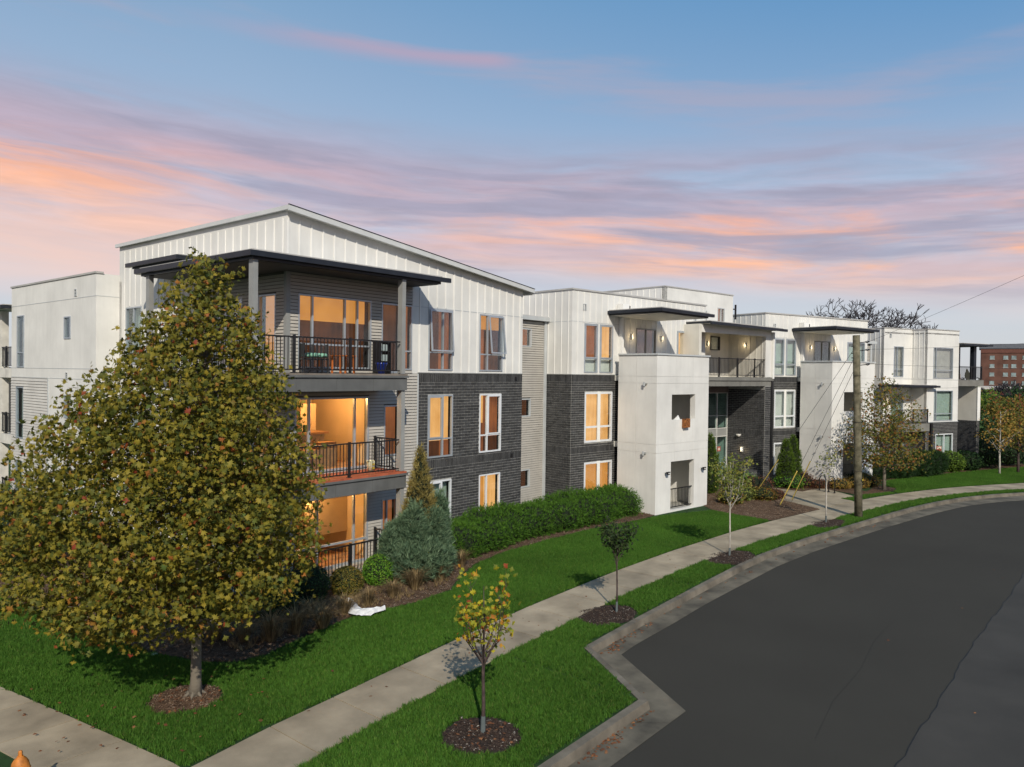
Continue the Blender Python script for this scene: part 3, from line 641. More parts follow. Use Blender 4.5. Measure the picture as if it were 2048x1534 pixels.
# ================================================================ repeated block with balcony tower
def block(fr, L, tw, cont, first, zb=0):
    """fr: front wall frame at the left corner; tw: tower width"""
    f3 = [(.79, 1.68, 6.1, 8.26), (1.83, 2.74, 6.1, 8.26)]; f2 = [(.86, 2.74, 3.02, 5.24)]; f1 = [(.88, 2.77, .3, 2.15)]
    sl = (4.43, 5.99, 6.05, 8.22); w3 = (7.74, 9.56, 6.3, 8.26)
    H = f3+f2+f1+[sl, w3]
    wall(fr, .004, 3.2, -.5, 6.0, H, MORTAR, label=first+' brick wall'); wall(fr, .004, L, 6.0, 9.66, H, WHITE, label=first+' white battened wall'); wall(fr, 3.2, L, -.5, 6.0, (), CREAM)
    bricks(fr, 0, 3.2, zb, 6.0, f2+f1, [(5.69, 6.0), (2.57, 2.87)])
    fl = fr.sub(0, 10, -90)
    wall(fl, 0, 9.99, -.5, 6.0, (), MORTAR); wall(fl, 0, 9.99, 6.0, 9.66, (), WHITE)
    bricks(fl, 8.4, 10, zb, 6.0, (), [(5.69, 6.0), (2.57, 2.87)], flip=1)
    piece('trim_board', fr, -.02, 3.25, -.03, .001, 6.0, 6.03, TRIM); piece('trim_board', fl, 8.4, 10.02, -.03, .001, 6.0, 6.03, TRIM)
    battens(fr, 0, L, 6.03, 9.6, H, step=.405, first=.36); battens(fl, 3, 10, 6.03, 9.6, (), step=.405, first=.3)
    piece('joint_trim', fr, 0, 3.2, -.007, .001, 8.30, 8.32, TRIML); piece('joint_trim', fl, 4, 10, -.007, .001, 8.30, 8.32, TRIML)
    mb = MB(); mb.box(-.05, L+.05, -.05, .25, 9.66, 9.73, ROOF, fr); mb.box(-.05, .25, .25, 10, 9.66, 9.73, ROOF, fr); part(mb, 'coping', ROOF)
    mb = MB(); mb.box(.2, L, .2, 10, 9.3, 9.4, ROOF, fr); slab(mb, fr.sub(L, .2, 90), 0, 9.8, 0, .2, -.5, 9.66, (), WHITE); part(mb, 'flat_roof', ROOF)
    c3, c2, c1, cs, cw = cont
    for i, w_ in enumerate(f3): window(fr, *w_, transom=6.72, content=c3, sash=((0, 1),), cover=[(-.02, 1.02, .28, 1.03, c3 if i or first != 'second' else LITO), (-.02, 1.02, -.02, .28, BLINDW)], cname='blind')
    window(fr, *f2[0], cols=(0, .5, 1), transom=3.70, content=c2, frame=ALUW, w=.085, cname='blind'); window(fr, *f1[0], cols=(0, .5, 1), content=c1, frame=ALUW, w=.085, cname='curtain')
    piece('mullion_cover', fr, 1.70, 1.90, -.04, -.03, 3.02, 5.26, WHITE2); piece('mullion_cover', fr, 1.72, 1.92, -.04, -.03, .3, 2.17, WHITE2)
    window(fr, *sl, cols=(0, .5, 1), content=cs, frame=TRIM, cname='dark_room', label='sliding balcony door'); window(fr, *w3, cols=(0, .5, 1), content=cw, cname='curtain', sash=((0, 0),), frame=ALU)
    sconce(fr, 4.06, 7.8); sconce(fr, 6.41, 7.8); vent(fr, .78, 8.96); vent(fr, 9.3, 8.96)
    # dark downspout in the notch, white above
    mb = MB(); mb.box(3.12, 3.34, -.24, -.0, -.3, 5.88, BLACK, fr); part(mb, 'downspout', BLACK)
    mb = MB(); mb.box(3.16, 3.30, -.2, -.03, 5.88, 8.9, WHITE2, fr); mb.box(3.0, 3.45, -.36, -.02, 8.98, 9.25, WHITE2, fr); mb.box(3.46, 3.56, -.34, -.1, 8.96, 9.18, BLACK, fr); part(mb, 'downspout', WHITE2)
    # tower
    ft = fr.sub(2.67, -2.52, 0); tl = fr.sub(2.67, -.42, -90); tr = fr.sub(2.67+tw, -2.52, 90)
    ops = [(1.12, 2.93, .07, 2.22), (1.12, 2.93, 4.06, 5.18)]
    wall(ft, .013, tw, -.5, 6.9, ops, WHITE, n0=.013, n1=.26, label='front of the white balcony tower'); wall(tl, 0, 2.087, -.5, 6.9, (), WHITE, n0=.013, n1=.22, label='side of the white balcony tower')
    wall(tr, .02, 2.5, -.5, 6.9, (), WHITE, n1=.2)
    zl = [-.45, 2.65, 3.02, 5.67, 5.97, 6.9]
    for f_, sl_, hs in ((ft, [0, 1.4, 2.75, tw], ops), (tl, [0, 1.0, 2.0872], ())):
        for i in range(len(sl_)-1):
            for j in range(5):
                a_, b_ = sl_[i]+(.005 if i else 0), sl_[i+1]-(.005 if i < len(sl_)-2 else 0); cut = [(h[2]+h[3])/2 for h in hs if h[0] <= a_ and h[1] >= b_ and zl[j] < h[2] and h[3] < zl[j+1]]; zz_ = [zl[j]+.006]+cut+[zl[j+1]-.006]
                for c_, d_ in zip(zz_[:-1], zz_[1:]): mb = MB(); slab(mb, f_, a_, b_, 0, .0125, c_, d_, hs, WHITE); part(mb, 'panel', WHITE)
    mb = MB(); mb.box(-.05, tw+.05, -.05, .3, 6.9, 6.97, TRIML, ft); mb.box(-.05, .26, .3, 2.1, 6.9, 6.97, TRIML, ft); part(mb, 'coping', TRIML)
    for z in (0.02, 3.0, 6.0):
        mb = MB(); mb.box(.23, tw, .27, 2.52, z-.25 if z > .1 else z-.3, z, CREAM, ft); part(mb, 'balcony_floor', CREAM)
    railing(ft, 1.13, 2.92, .07, 1.0, .12, (), step=.11, label='black railing in the ground floor opening')
    mb = MB(); mb.box(-.02, tw+.2, -.14, .0, -.5, -.03, FOUND, ft); part(mb, 'foundation', FOUND)
    for s in (.69, 3.5):
        mb = MB(); mb.box(s-.02, s+.02, -.16, -.0, 1.74, 1.78, BLACK, ft); mb.box(s-.12, s+.12, -.2, -.14, 1.78, 1.83, BLACK, ft); mb.box(s-.06, s+.10, -.2, -.12, 1.70, 1.74, BLACK, ft); part(mb, 'spot_light', BLACK)
    for z in (5.64, 2.62):
        mb = MB(); mb.box(1.45, 1.6, -.12, 0, z-.02, z+.05, TRIM, tl); mb.box(1.48, 1.57, -.15, -.12, z-.09, z+.09, TRIML, tl); part(mb, 'spot_light', TRIM)
    canopy(fr, 2.45, 6.05, -2.86, -.02, 8.64, 8.92, soffit=SOFFITW, tilt=-.012, tip=.32, label='dark canopy over the '+first+' balcony tower')
fB = Fr((26.52, 18.87), -7); block(fB, 10.3, 4.03, (LIT, LIT, LITP, LITD, LIT), 'second')
fC = Fr((42.75, 16.79), -18); block(fC, 9.86, 4.03, (BLINDG, BLINDW, CURT, DARKIN, BLINDG), 'third', zb=-.2)

# links of grey siding
def linkwall(o, ang, s0, s1, top, wins, ext):
    f_ = Fr(o, ang); wall(f_, s0, s1, -.5, top, wins, SIDESHADE, label='narrow link wall of grey siding'); boards(f_, s0, s1, 0, top-.05, wins, m=SIDING)
    for w_ in wins: window(f_, *w_, content=LITO if w_[2] > 6 else LITD, frame=TRIML, cname='room')
    mb = MB(); mb.box(s0, s1+.38, -.22, 0, top, top+.17, TRIML, f_); mb.box(s0, s1+.2, -.15, 4, top+.17, top+.2, ROOF, f_); part(mb, 'gutter', TRIML)
    mb = MB(); mb.box(s1-.13, s1+.02, -.09, -.03, -.2, top-.002, TRIML, f_); part(mb, 'downspout', TRIML)
linkwall((23.06, 20.39), 0, 0, 3.56, 8.33, [(1.6, 2.55, 7.18, 7.97), (1.6, 2.55, 4.17, 4.95), (1.6, 2.55, 1.12, 1.9)], 0)
linkwall((51.6, 15.75), -20, 0, 4.0, 8.33, [(2.6, 3.2, 6.3, 7.9), (2.6, 3.2, 3.3, 4.9)], 0)

# higher volume behind
fV = Fr((35.12, 19.14), -9); hV = [(4.75, 5.45, 8.95, 9.85), (3.4, 3.75, 8.9, 9.6)]
wall(fV, 0, 6.3, 6, 10.62, hV, WHITE, label='higher white volume behind'); wall(fV.sub(0, 8, -90), 0, 8, 6, 10.62, (), WHITE); battens(fV.sub(0, 8, -90), 0, 8, 9, 10.55, ())
for w_ in hV: window(fV, *w_, content=LITO, cols=(0, .5, 1) if w_[0] > 4 else (0, 1), frame=TRIML, cname='curtain')
mb = MB(); mb.box(-.04, 6.34, -.04, .25, 10.62, 10.68, ROOF, fV); mb.box(-.04, .25, .25, 8, 10.62, 10.68, ROOF, fV); mb.box(.2, 6.3, .2, 8, 10.3, 10.4, ROOF, fV); slab(mb, fV.sub(6.3, .2, 90), 0, 7.8, 0, .2, 6, 10.62, (), WHITE); part(mb, 'flat_roof', ROOF)
mb = MB(); mb.box(6.75, 6.83, .1, .18, 9.3, 10.15, BLACK, fV); mb.box(6.3, 6.75, .1, .18, 9.85, 9.91, BLACK, fV); part(mb, 'roof_frame', BLACK)

# ================================================================ entrance block
fE = Fr((40.78, 15.72), -11); fS = Fr((40.80, 18.15), -11)
fP = fE.sub(-.45, 2.5, -90)
wall(fE, -.45, .1, -.3, 5.5, (), MORTAR, n1=.3, label='dark brick pier at the entrance'); bricks(fE, -.45, .1, 0, 5.48, (), [(2.8, 3.1)])
wall(fP, 0, 2.49, -.3, 5.5, (), MORTAR, label='long dark brick side wall of the entrance'); bricks(fP, 0, 2.5, 0, 5.3, (), [(2.8, 3.1)], flip=1)
mb = MB(); mb.box(.12, .3, -.05, .15, -.2, 5.9, BLACK, fE); part(mb, 'downspout', BLACK); mb = MB(); mb.box(.14, .28, -.1, .05, 5.9, 8.45, WHITE2, fE); part(mb, 'downspout', WHITE2)
fQ = Fr((39.50, 16.50), -30); wall(fQ, 0, 1.42, -.3, .85, (), MORTAR, n1=1.2, label='low brick plinth'); bricks(fQ, 0, 1.42, 0, .85); bricks(fQ.sub(0, 1.2, -90), 0, 1.2, 0, .85, flip=1)
mb = MB(); mb.box(-.02, 1.44, -.02, 1.2, .85, .90, BRICK, fQ); part(mb, 'plinth_cap', BRICK)
mb = MB(); mb.box(-5.9, -.3, -1.1, -.02, -.2, .33, MORTAR, fS); mb.box(-5.9, -.3, -1.14, -.02, .33, .38, FOUND, fS); part(mb, 'entrance_step', FOUND); bricks(Fr(fS(-5.9, -1.1, 0)[:2], -11), 0, 5.6, 0, .3)
FRW = mat('storefront_frame', (.55, .55, .52), .4)
mb = MB()
for s in (-3.9, -2.95, -1.98, -1.0, -.04): mb.box(s-.03, s+.03, -.04, .06, .38, 5.09, FRW, fS)
for z in (.40, 2.60, 3.05, 5.05): mb.box(-3.9, -.04, -.035, .05, z, z+.05, FRW, fS)
mb.box(-3.9, -.04, -.03, .04, 3.78, 3.81, FRW, fS); mb.box(-1.0, -.04, -.03, .04, 1.1, 1.15, FRW, fS); mb.box(-1.98, -1.0, -.03, .04, 1.1, 1.15, FRW, fS)
sf = part(mb, 'storefront', FRW, 'tall glazed entrance with a grey spandrel')
for a, b in ((-3.87, -2.98), (-2.92, -2.01), (-1.95, -1.03), (-.97, -.07)):
    for c, d in ((.45, 1.1), (1.15, 2.60), (3.1, 3.78), (3.81, 5.05)):
        pb = MB(); pb.box(a, b, 0, .012, c, d, GLASSD, fS); pb.build('pane', GLASSD, sf)
    pb = MB(); pb.box(a, b, -.01, .03, 2.65, 3.05, TRIM, fS); pb.build('spandrel', TRIM, sf)
pb = MB(); pb.box(-.9, -.62, -.02, -.005, 1.78, 2.05, mat('red_notice', (.35, .08, .06)), fS); pb.box(-.84, -.68, -.024, -.02, 1.84, 1.98, mat('paper', (.6, .5, .42)), fS); pb.box(-.93, -.80, -.02, -.005, 1.42, 1.58, MATS['red_notice'], fS); pb.build('notice', MATS['red_notice'], sf)
mb = MB(); mb.box(-4.2, 0, 3.2, 3.3, .3, 5.4, mat('lobby_wall', (.42, .50, .46)), fS); mb.box(-4.2, 0, .1, 3.2, .3, .37, mat('lobby_floor', (.3, .33, .3)), fS); mb.box(-4.3, -4.2, .1, 3.3, .3, 5.4, MATS['lobby_wall'], fS); mb.box(0.02, .1, .1, 3.3, .3, 5.4, MATS['lobby_wall'], fS); mb.box(-4.2, 0, .1, 3.2, 3.0, 3.1, DARKIN, fS); mb.box(-4.2, 0, .1, 3.2, 5.3, 5.4, DARKIN, fS); part(mb, 'lobby', MATS['lobby_wall'])
mb = MB(); mb.box(-5.9, -.05, -.1, .2, 5.09, 5.5, mat('header', (.16, .13, .12)), fS); part(mb, 'header', MATS['header'])
mb = MB(); mb.box(-5.95, .1, .06, 2.5, 5.48, 5.97, SOFFIT, fE); part(mb, 'balcony_deck', SOFFIT)
for i in range(6): piece('fascia_panel', fE, -5.95+i*1.03+.004, -5.95+(i+1)*1.03-.004 if i < 5 else .12, 0, .055, 5.5, 5.77, BEAM2)
mb = MB(); mb.box(-5.95, .28, -.06, .06, 5.79, 5.97, BEAM2, fE); part(mb, 'deck_edge', BEAM2)
railing(fE, -5.6, -.05, 5.97, 6.95, .05, (-4.55, -2.95, -1.38, -.08), step=.115, label='black railing over the entrance')
wall(fP, 0, 2.49, 5.97, 8.6, (), CREAM, label='battened side wall of the entrance balcony'); battens(fP, 0, 2.5, 6.0, 8.5, (), m=CREAM, step=.38)
hb = [(-1.72, -.86, 7.45, 8.22)]
wall(fS, -6.2, 0, 5.97, 8.6, hb, CREAM, n0=-.02); battens(fS, -6.2, 0, 6.0, 8.5, hb, m=CREAM, step=.38); window(fS, *hb[0], content=LITP, frame=SOFFIT, nf=-.06)
sconce(fS, -2.0, 7.8, -.02, 7); sconce(fP, 1.25, 7.75, 0, 7)
mb = MB(); mb.box(-6.1, -.451, 0, .25, 8.2, 8.6, WHITE, fE); part(mb, 'beam', WHITE); mb = MB(); mb.box(-.45, .12, 0, .3, 5.98, 8.6, WHITE, fE); part(mb, 'post', WHITE)
mb = MB(); mb.box(-6.3, -6.1, 0, 2.5, 5.5, 8.6, CREAM, fE); part(mb, 'wall', CREAM)
canopy(fE, -6.1, .35, -.5, 2.5, 8.58, 8.74, soffit=SOFFITW, tilt=-.014, tip=.32, left=False, label='long dark canopy over the entrance balcony')
mb = MB(); mb.box(-6.1, .2, 2.4, 9, 8.3, 8.72, ROOF, fE); part(mb, 'flat_roof', ROOF)
sconce(fP, 1.15, 1.95, -.012, 8)
mb = MB(); mb.lathe([(.0, -.1), (.09, -.08), (.14, 0), (.14, .03), (0, .03)], 10, WHITE2, fP(.95, -.1, 2.75)); part(mb, 'dome_lamp', WHITE2)

# ================================================================ far block (D)
fD = Fr((58.71, 11.56), -22); d1 = fD.sub(0, 1.15, 0)
h2 = [(.66, 2.9, 6.02, 8.2), (.8, 2.95, 3.05, 5.18), (1.05, 3.05, -.15, 2.11)]
wall(fD, 0, 3.6, 2.97, 9.42, h2, WHITE, label='white end wall of the far block'); wall(fD, 0, 3.6, -.9, 2.97, h2, MORTAR); bricks(fD, .02, 3.6, -.6, 2.95, h2)
piece('trim_board', fD, 0, 3.62, -.04, .001, 2.95, 3.0, TRIML)
window(fD, *h2[0], cols=(0, .14, 1), transom=6.62, content=CURT, frame=ALU, label='wide window with beige curtains'); window(fD, *h2[1], cols=(0, .12, 1), transom=3.55, content=BLINDG, frame=ALU, cname='blind'); wg = window(fD, *h2[2], cols=(0, .5, 1), transom=.55, content=BLINDG, frame=ALUW, cname='blind')
pb = MB(); RED = mat('sign_red', (.42, .035, .02), .5); WS = mat('sign_white', (.75, .6, .5), .5)
pb.box(1.12, 1.72, -.045, -.035, .62, 1.28, RED, fD); sg = pb.build('sign', RED, wg, 'red leasing sign with white bands'); pb = MB(); pb.box(1.15, 1.28, -.05, -.046, 1.06, 1.24, WS, fD); pb.box(1.32, 1.69, -.05, -.046, 1.06, 1.24, WS, fD); pb.box(1.15, 1.66, -.05, -.046, .90, .93, WS, fD); pb.box(1.17, 1.55, -.05, -.046, .72, .80, WS, fD)
so = pb.build('sign_print', WS, BLD)
dl = fD.sub(0, 8, -90); wall(dl, 0, 7.98, -.9, 2.97, (), MORTAR, n0=0); wall(dl, 0, 7.98, 2.97, 9.42, (), WHITE); bricks(dl, 6.8, 8, -.6, 2.95, (), flip=1); battens(dl, 6.8, 8, 6.05, 9.35, (), step=.38, first=.2)
h1 = [(-2.0, -.95, 6.1, 8.23), (-2.25, -.9, 2.95, 4.94), (-2.3, -.8, -.3, 1.9)]
wall(d1, -3.05, 0, -.9, 2.4, h1, MORTAR); wall(d1, -3.05, 0, 2.4, 9.45, h1, WHITE, label='recessed white wall of the far block'); bricks(d1, -3.05, 0, -.6, 2.35, h1)
wall(d1.sub(-3.05, 6, -90), 0, 5.98, -.9, 9.45, (), WHITE); battens(d1.sub(-3.05, 6, -90), 4.5, 6, 6.0, 9.4, (), step=.4)
window(d1, *h1[0], cols=(0, .36, 1), transom=6.65, content=CURT, frame=ALU); window(d1, *h1[1], cols=(0, .5, 1), content=BLINDG, cname='blind'); window(d1, *h1[2], cols=(0, .5, 1), content=DARKIN, cname='dark_room')
vent(d1, -2.4, 8.95); piece('joint_trim', d1, -3.05, 0, -.008, .001, 6.0, 6.02, TRIML); piece('joint_trim', fD, 0, 3.6, -.008, .001, 5.93, 5.95, TRIML)
mb = MB(); mb.box(-.04, 3.64, -.04, .25, 9.42, 9.48, ROOF, fD); mb.box(-.04, .25, .25, 8, 9.42, 9.48, ROOF, fD); mb.box(-3.09, -.04, -.04, .25, 9.45, 9.51, ROOF, d1); mb.box(-3.09, -2.8, .25, 6, 9.45, 9.51, ROOF, d1); mb.box(0, 3.6, 0, 8, 9.1, 9.2, ROOF, fD); mb.box(-3, 0, 0, 6, 9.1, 9.2, ROOF, d1)
slab(mb, fD.sub(3.6, .2, 90), 0, 2.0, 0, .2, -.9, 5.5, (), MORTAR); slab(mb, fD.sub(3.6, 2.3, 90), 0, 5, 0, .2, -.9, 9.42, (), WHITE); mb.box(3.6, 4.6, 3.0, 3.3, 5.5, 9.1, WHITE, fD); part(mb, 'flat_roof', ROOF)
canopy(fD, -3.5, .62, -.3, 1.14, 5.36, 5.60, soffit=SOFFITW, tip=.25, tilt=-.01, label='dark canopy over the far first floor balcony')
mb = MB(); mb.box(-3.05, 0, .02, 1.14, 2.5, 2.88, SOFFIT, fD); part(mb, 'balcony_deck', SOFFIT); mb = MB(); mb.box(-3.2, .2, -.12, .0, 2.36, 2.9, BEAM2, fD); part(mb, 'deck_edge', BEAM2)
railing(fD, -3.1, .12, 2.92, 3.88, -.05, (-3.05, -1.5, .06)); sconce(d1, -2.75, 4.4, 0, 8)
mb = MB(); mb.box(.3, .5, -.18, 0, -.7, 2.9, BLACK, fD); part(mb, 'downspout', BLACK)
# right end balcony
ff = fD.sub(5.95, 2.3, -90)
wall(ff, 0, 2.3, 2.97, 5.48, (), CREAM, n1=.3, label='cream fin wall under the end balcony'); wall(ff, 0, 2.3, -.9, 2.97, (), MORTAR, n1=.3); bricks(ff, 0, 2.3, -.7, 2.95, ()); bricks(Fr(fD(5.95, 0, 0)[:2], -22), 0, .3, -.7, 2.95, ())
piece('corner_trim', Fr(fD(5.95, 0, 0)[:2], -22), -.02, .32, -.03, .001, 2.98, 5.46, WHITE2)
mb = MB(); mb.box(3.62, 6.6, -.05, 2.4, 5.5, 5.95, BEAM2, fD); part(mb, 'balcony_deck', BEAM2)
railing(fD, 3.66, 6.45, 5.98, 6.92, 0, (3.7, 5.1, 6.4))
for s in (3.64, 5.6): mb = MB(); mb.box(s, s+.3, .1, .4, 5.96, 8.4, DARKM, fD); part(mb, 'column', DARKM)
canopy(fD, 3.62, 6.75, -.3, 2.4, 8.36, 8.58, soffit=SOFFIT, left=False, tip=.3, label='dark canopy over the far end balcony')
finish_b = True
#MARK2

# ================================================================ ground, road, pavement
def interp(P, x):
    xs = [p[0] for p in P]; ys = [p[1] for p in P]; return float(np.interp(x, xs, ys))
KB = [(-60, 7.0), (9.14, 7.03), (12.25, 7.09), (13.8, 9.39), (16.15, 9.55), (20.16, 9.74), (23.27, 9.86), (25.19, 9.87), (28.52, 9.62), (31.56, 9.25), (33.95, 8.93), (36.5, 8.6), (39.18, 8.2), (42.1, 7.7), (45.11, 7.1), (48.36, 6.2), (51.12, 5.15), (54, 3.7), (57, 1.9), (60, -.2), (64, -3.8), (70, -10), (80, -22)]
AS = [(-60, 6.3), (10.1, 6.34), (12.71, 6.36), (14.32, 8.74), (15.08, 8.82), (17.14, 8.88), (18.69, 8.97), (20.16, 9.0), (24.43, 9.04), (27.42, 8.83), (31.19, 8.37), (34.06, 8.0), (37.69, 7.45), (42.35, 6.6), (45.02, 5.9), (47.83, 4.9), (51, 3.6), (54, 2.0), (57, .1), (60, -2.1), (64, -5.8), (70, -12.2), (80, -24)]
WF = [(5.6, 10.98), (6.78, 11.2), (10.42, 11.6), (12.5, 11.85), (15.31, 12.12), (19.78, 12.33), (23.13, 12.33), (28.21, 12.1), (31.07, 11.82), (35.39, 11.2), (38.85, 10.73), (41.07, 10.33), (44.06, 9.77), (49.91, 8.5), (54, 7.2), (58.06, 5.6), (64, 2.4), (72, -4), (80, -12)]
WN = [(5.6, 9.5), (6.7, 9.78), (8.53, 10.04), (10.41, 10.25), (13.3, 10.5), (15.59, 10.68), (18.36, 10.84), (21.46, 10.9), (24.84, 10.8), (27.68, 10.6), (31.48, 10.25), (34.29, 9.94), (36.55, 9.6), (41.75, 8.72), (46.74, 7.55), (50.5, 6.45), (53.58, 5.2), (58, 2.9), (64, -.9), (72, -7.5), (80, -15.5)]
def strip(mb, A, B, x0, x1, dza, dzb, step=1.0, m=None, extra=(), zf=zg):
    xs = sorted({x0, x1, *[p[0] for p in A if x0 < p[0] < x1], *[p[0] for p in B if x0 < p[0] < x1], *np.arange(math.ceil(x0), x1, step)})
    k = len(mb.v); i = mb._m(m)
    for x in xs: mb.v += [(x, interp(A, x), zf(x)+dza), (x, interp(B, x), zf(x)+dzb)]
    for j in range(len(xs)-1): mb.f.append((k+2*j, k+2*j+2, k+2*j+3, k+2*j+1)); mb.mi.append(i)
def struct(mb, name, m, kind='structure'):
    o = mb.build(name, m, None); o['kind'] = kind; return o
# big ground sheet
mb = MB(); R_ = [0, 30, 80, 200, 600, 2500]
g = 48
for r in R_[1:]:
    for k in range(g): a = 2*math.pi*k/g; mb.v.append((40+r*math.cos(a), 10+r*math.sin(a), zg(40+r*math.cos(a))-.30))
mb.v.append((40, 10, -.32))
for k in range(g): mb.f.append((len(mb.v)-1, k, (k+1) % g))
for j in range(len(R_)-2):
    for k in range(g): mb.f.append((j*g+k, (j+1)*g+k, (j+1)*g+(k+1) % g, j*g+(k+1) % g))
struct(mb, 'ground', SOIL)
# lawn soil sheet behind the kerb
mb = MB(); far = [(-60, 75), (90, 75)]
xs = sorted({*[p[0] for p in KB], *np.arange(-20, 80, 2.0)})
xs = [x for x in xs if x <= 80]
for x in xs:
    yk = interp(KB, x)
    for q in (0, .03, .08, .16, .3, .6, 1): mb.v.append((x, yk+(75-yk)*q, zg(x)-.012))
for i in range(len(xs)-1):
    for j in range(6): mb.f.append((i*7+j, (i+1)*7+j, (i+1)*7+j+1, i*7+j+1))
struct(mb, 'lawn', LAWN)
# road
mb = MB(); low = [(-60, -30), (30, -30), (80, -60)]
xs = sorted({*[p[0] for p in AS], *np.arange(-20, 80, 3.0)}); xs = [x for x in xs if x <= 80]
for x in xs:
    ya = interp(AS, x)+.03; yl = interp(low, x)
    for q in (0, .1, .25, .5, 1): mb.v.append((x, ya+(yl-ya)*q, zg(x)-.15))
for i in range(len(xs)-1):
    for j in range(4): mb.f.append((i*5+j, i*5+j+1, (i+1)*5+j+1, (i+1)*5+j))
struct(mb, 'road', ASPH)
# lane of older asphalt with its sealed seam
SEAM = [(-60, 2.9), (10, 2.93), (13.1, 2.92), (16.39, 2.90), (19.58, 2.95), (22, 2.92), (25.1, 2.84), (28.86, 2.82), (34, 2.5), (40, 1.6), (46, -.4), (52, -3.6), (60, -10), (80, -32)]
SEAMW = [(x, y+.02*math.sin(x*3.1)+.015*math.sin(x*7.7)) for x in np.arange(-20, 80, .35) for y in [interp(SEAM, x)]]
LOW2 = [(-60, -8), (40, -8), (60, -25), (80, -50)]
mb = MB(); strip(mb, SEAMW, LOW2, -19, 78, -.146, -.146, 2); struct(mb, 'older_road_lane', ASPH2)
SE2 = [(x, y+.007+.004*math.sin(x*11)) for x, y in SEAMW]; SE3 = [(x, y-.007) for x, y in SEAMW]
mb = MB(); strip(mb, SE2, SE3, -19, 78, -.142, -.142, 2); struct(mb, 'road_seam', CRACK)
mb = MB(); c1 = [(13.2, 4.2), (15, 4.45), (17, 4.5), (19, 4.75), (21, 4.8)]; c2 = [(x, y-.006-.003*math.sin(x*9)) for x, y in c1]
strip(mb, c1, c2, 13.2, 21, -.1455, -.1455, .4); struct(mb, 'road_crack', mat('hairline_crack', (.027, .025, .022), .9))
# kerb and gutter, cut into pours
def off_poly(P, d):
    out = []
    for i, p in enumerate(P):
        a = Vector(P[max(i-1, 0)]); b = Vector(P[min(i+1, len(P)-1)]); p = Vector(p)
        d1 = (p-a).normalized() if i else (b-p).normalized(); d2 = (b-p).normalized() if i < len(P)-1 else d1
        n1 = Vector((d1.y, -d1.x)); n2 = Vector((d2.y, -d2.x)); n = (n1+n2); n.normalize(); out.append(p+n*d/max(.4, n.dot(n1)))
    return out
def resample(P, step, corners=()):
    out = [Vector(P[0])]
    for a, b in zip(P[:-1], P[1:]):
        a, b = Vector(a), Vector(b); n = max(1, int((b-a).length/step))
        for k in range(1, n+1): out.append(a+(b-a)*k/n)
    return out
KBm = [p for p in KB if p[0] <= 70]; KBm[0] = (-25, 7.0)
kb = resample([Vector(p) for p in KBm], 1.2)
kf1 = off_poly(kb, .15); kf2 = off_poly(kb, .19)
KST = empty('kerb', (0, 0, 0)); KST['kind'] = 'structure'
seg = 0; i = 0
while i < len(kb)-1:
    j = min(i+3, len(kb)-1); mb = MB()
    for a in range(i, j):
        b = a+1; g0 = .006 if a == i else 0; 
        def P(Lp, k, z): return (Lp[k].x, Lp[k].y, zg(Lp[k].x)+z)
        mb.add([P(kb, a, .012), P(kf1, a, .006), P(kf2, a, -.15), P(kb, b, .012), P(kf1, b, .006), P(kf2, b, -.15), P(kb, a, -.2), P(kb, b, -.2)], [(0, 1, 4, 3), (1, 2, 5, 4), (6, 0, 3, 7)])
    o = mb.build('kerb_stone', KERB, KST); i = j
# gutter pan
mb = MB(); gs = resample([Vector(p) for p in [(-25, 6.3)]+[p for p in AS if -20 < p[0] <= 70]], 1.2)
def near(Pl, t): k = t*(len(Pl)-1); i = int(min(k, len(Pl)-2)); return Pl[i]+(Pl[i+1]-Pl[i])*(k-i)
AKEY = [0, 2, 3]+list(range(4, 22))
def keyed(P): return [Vector(p) for p in P]
ka = [p for p in KB if p[0] <= 64]; ga = [p for p in AS if p[0] <= 64]
# match by walking: pair kerb foot samples with the nearest point of the asphalt edge
kf = off_poly(resample([Vector(p) for p in [(-25, 7.0)]+[p for p in KB if 0 < p[0] <= 64]], .6), .185)
gp = resample([Vector(p) for p in [(-25, 6.3)]+[p for p in AS if 0 < p[0] <= 64]], .15)
corner_k = [min(range(len(kf)), key=lambda i: (kf[i]-Vector(c)).length) for c in ((12.33, 6.93), (13.93, 9.22))]
corner_g = [min(range(len(gp)), key=lambda i: (gp[i]-Vector(c)).length) for c in ((12.71, 6.36), (14.32, 8.74))]
ks = [0]+corner_k+[len(kf)-1]; gsx = [0]+corner_g+[len(gp)-1]
GUT = empty('gutter_pan', (0, 0, 0)); GUT['kind'] = 'structure'
for q in range(3):
    K = kf[ks[q]:ks[q+1]+1]; G = gp[gsx[q]:gsx[q+1]+1]; n = len(K)-1; per = 5
    for s0 in range(0, n, per):
        mb = MB()
        for a in range(s0, min(s0+per, n)):
            def GG(t):
                x = t*(len(G)-1); i = int(min(x, len(G)-2)); return G[i]+(G[i+1]-G[i])*(x-i)
            p0, p1, g0, g1 = K[a], K[a+1], GG(a/n), GG((a+1)/n)
            if a == s0 and a: sh = (p1-p0).normalized()*.008; p0 = p0+sh; g0 = g0+sh
            mb.add([(p0.x, p0.y, zg(p0.x)-.146), (p1.x, p1.y, zg(p1.x)-.146), (g1.x, g1.y, zg(g1.x)-.140), (g0.x, g0.y, zg(g0.x)-.140)], [(0, 3, 2, 1)])
        mb.build('gutter_slab', GUTTER, GUT)
mb = MB(); strip(mb, [(x, y+1.6) for x, y in AS], [(x, y-.4) for x, y in AS], -25, 80, -.16, -.16, 1.5); struct(mb, 'gutter_bed', CRACK)
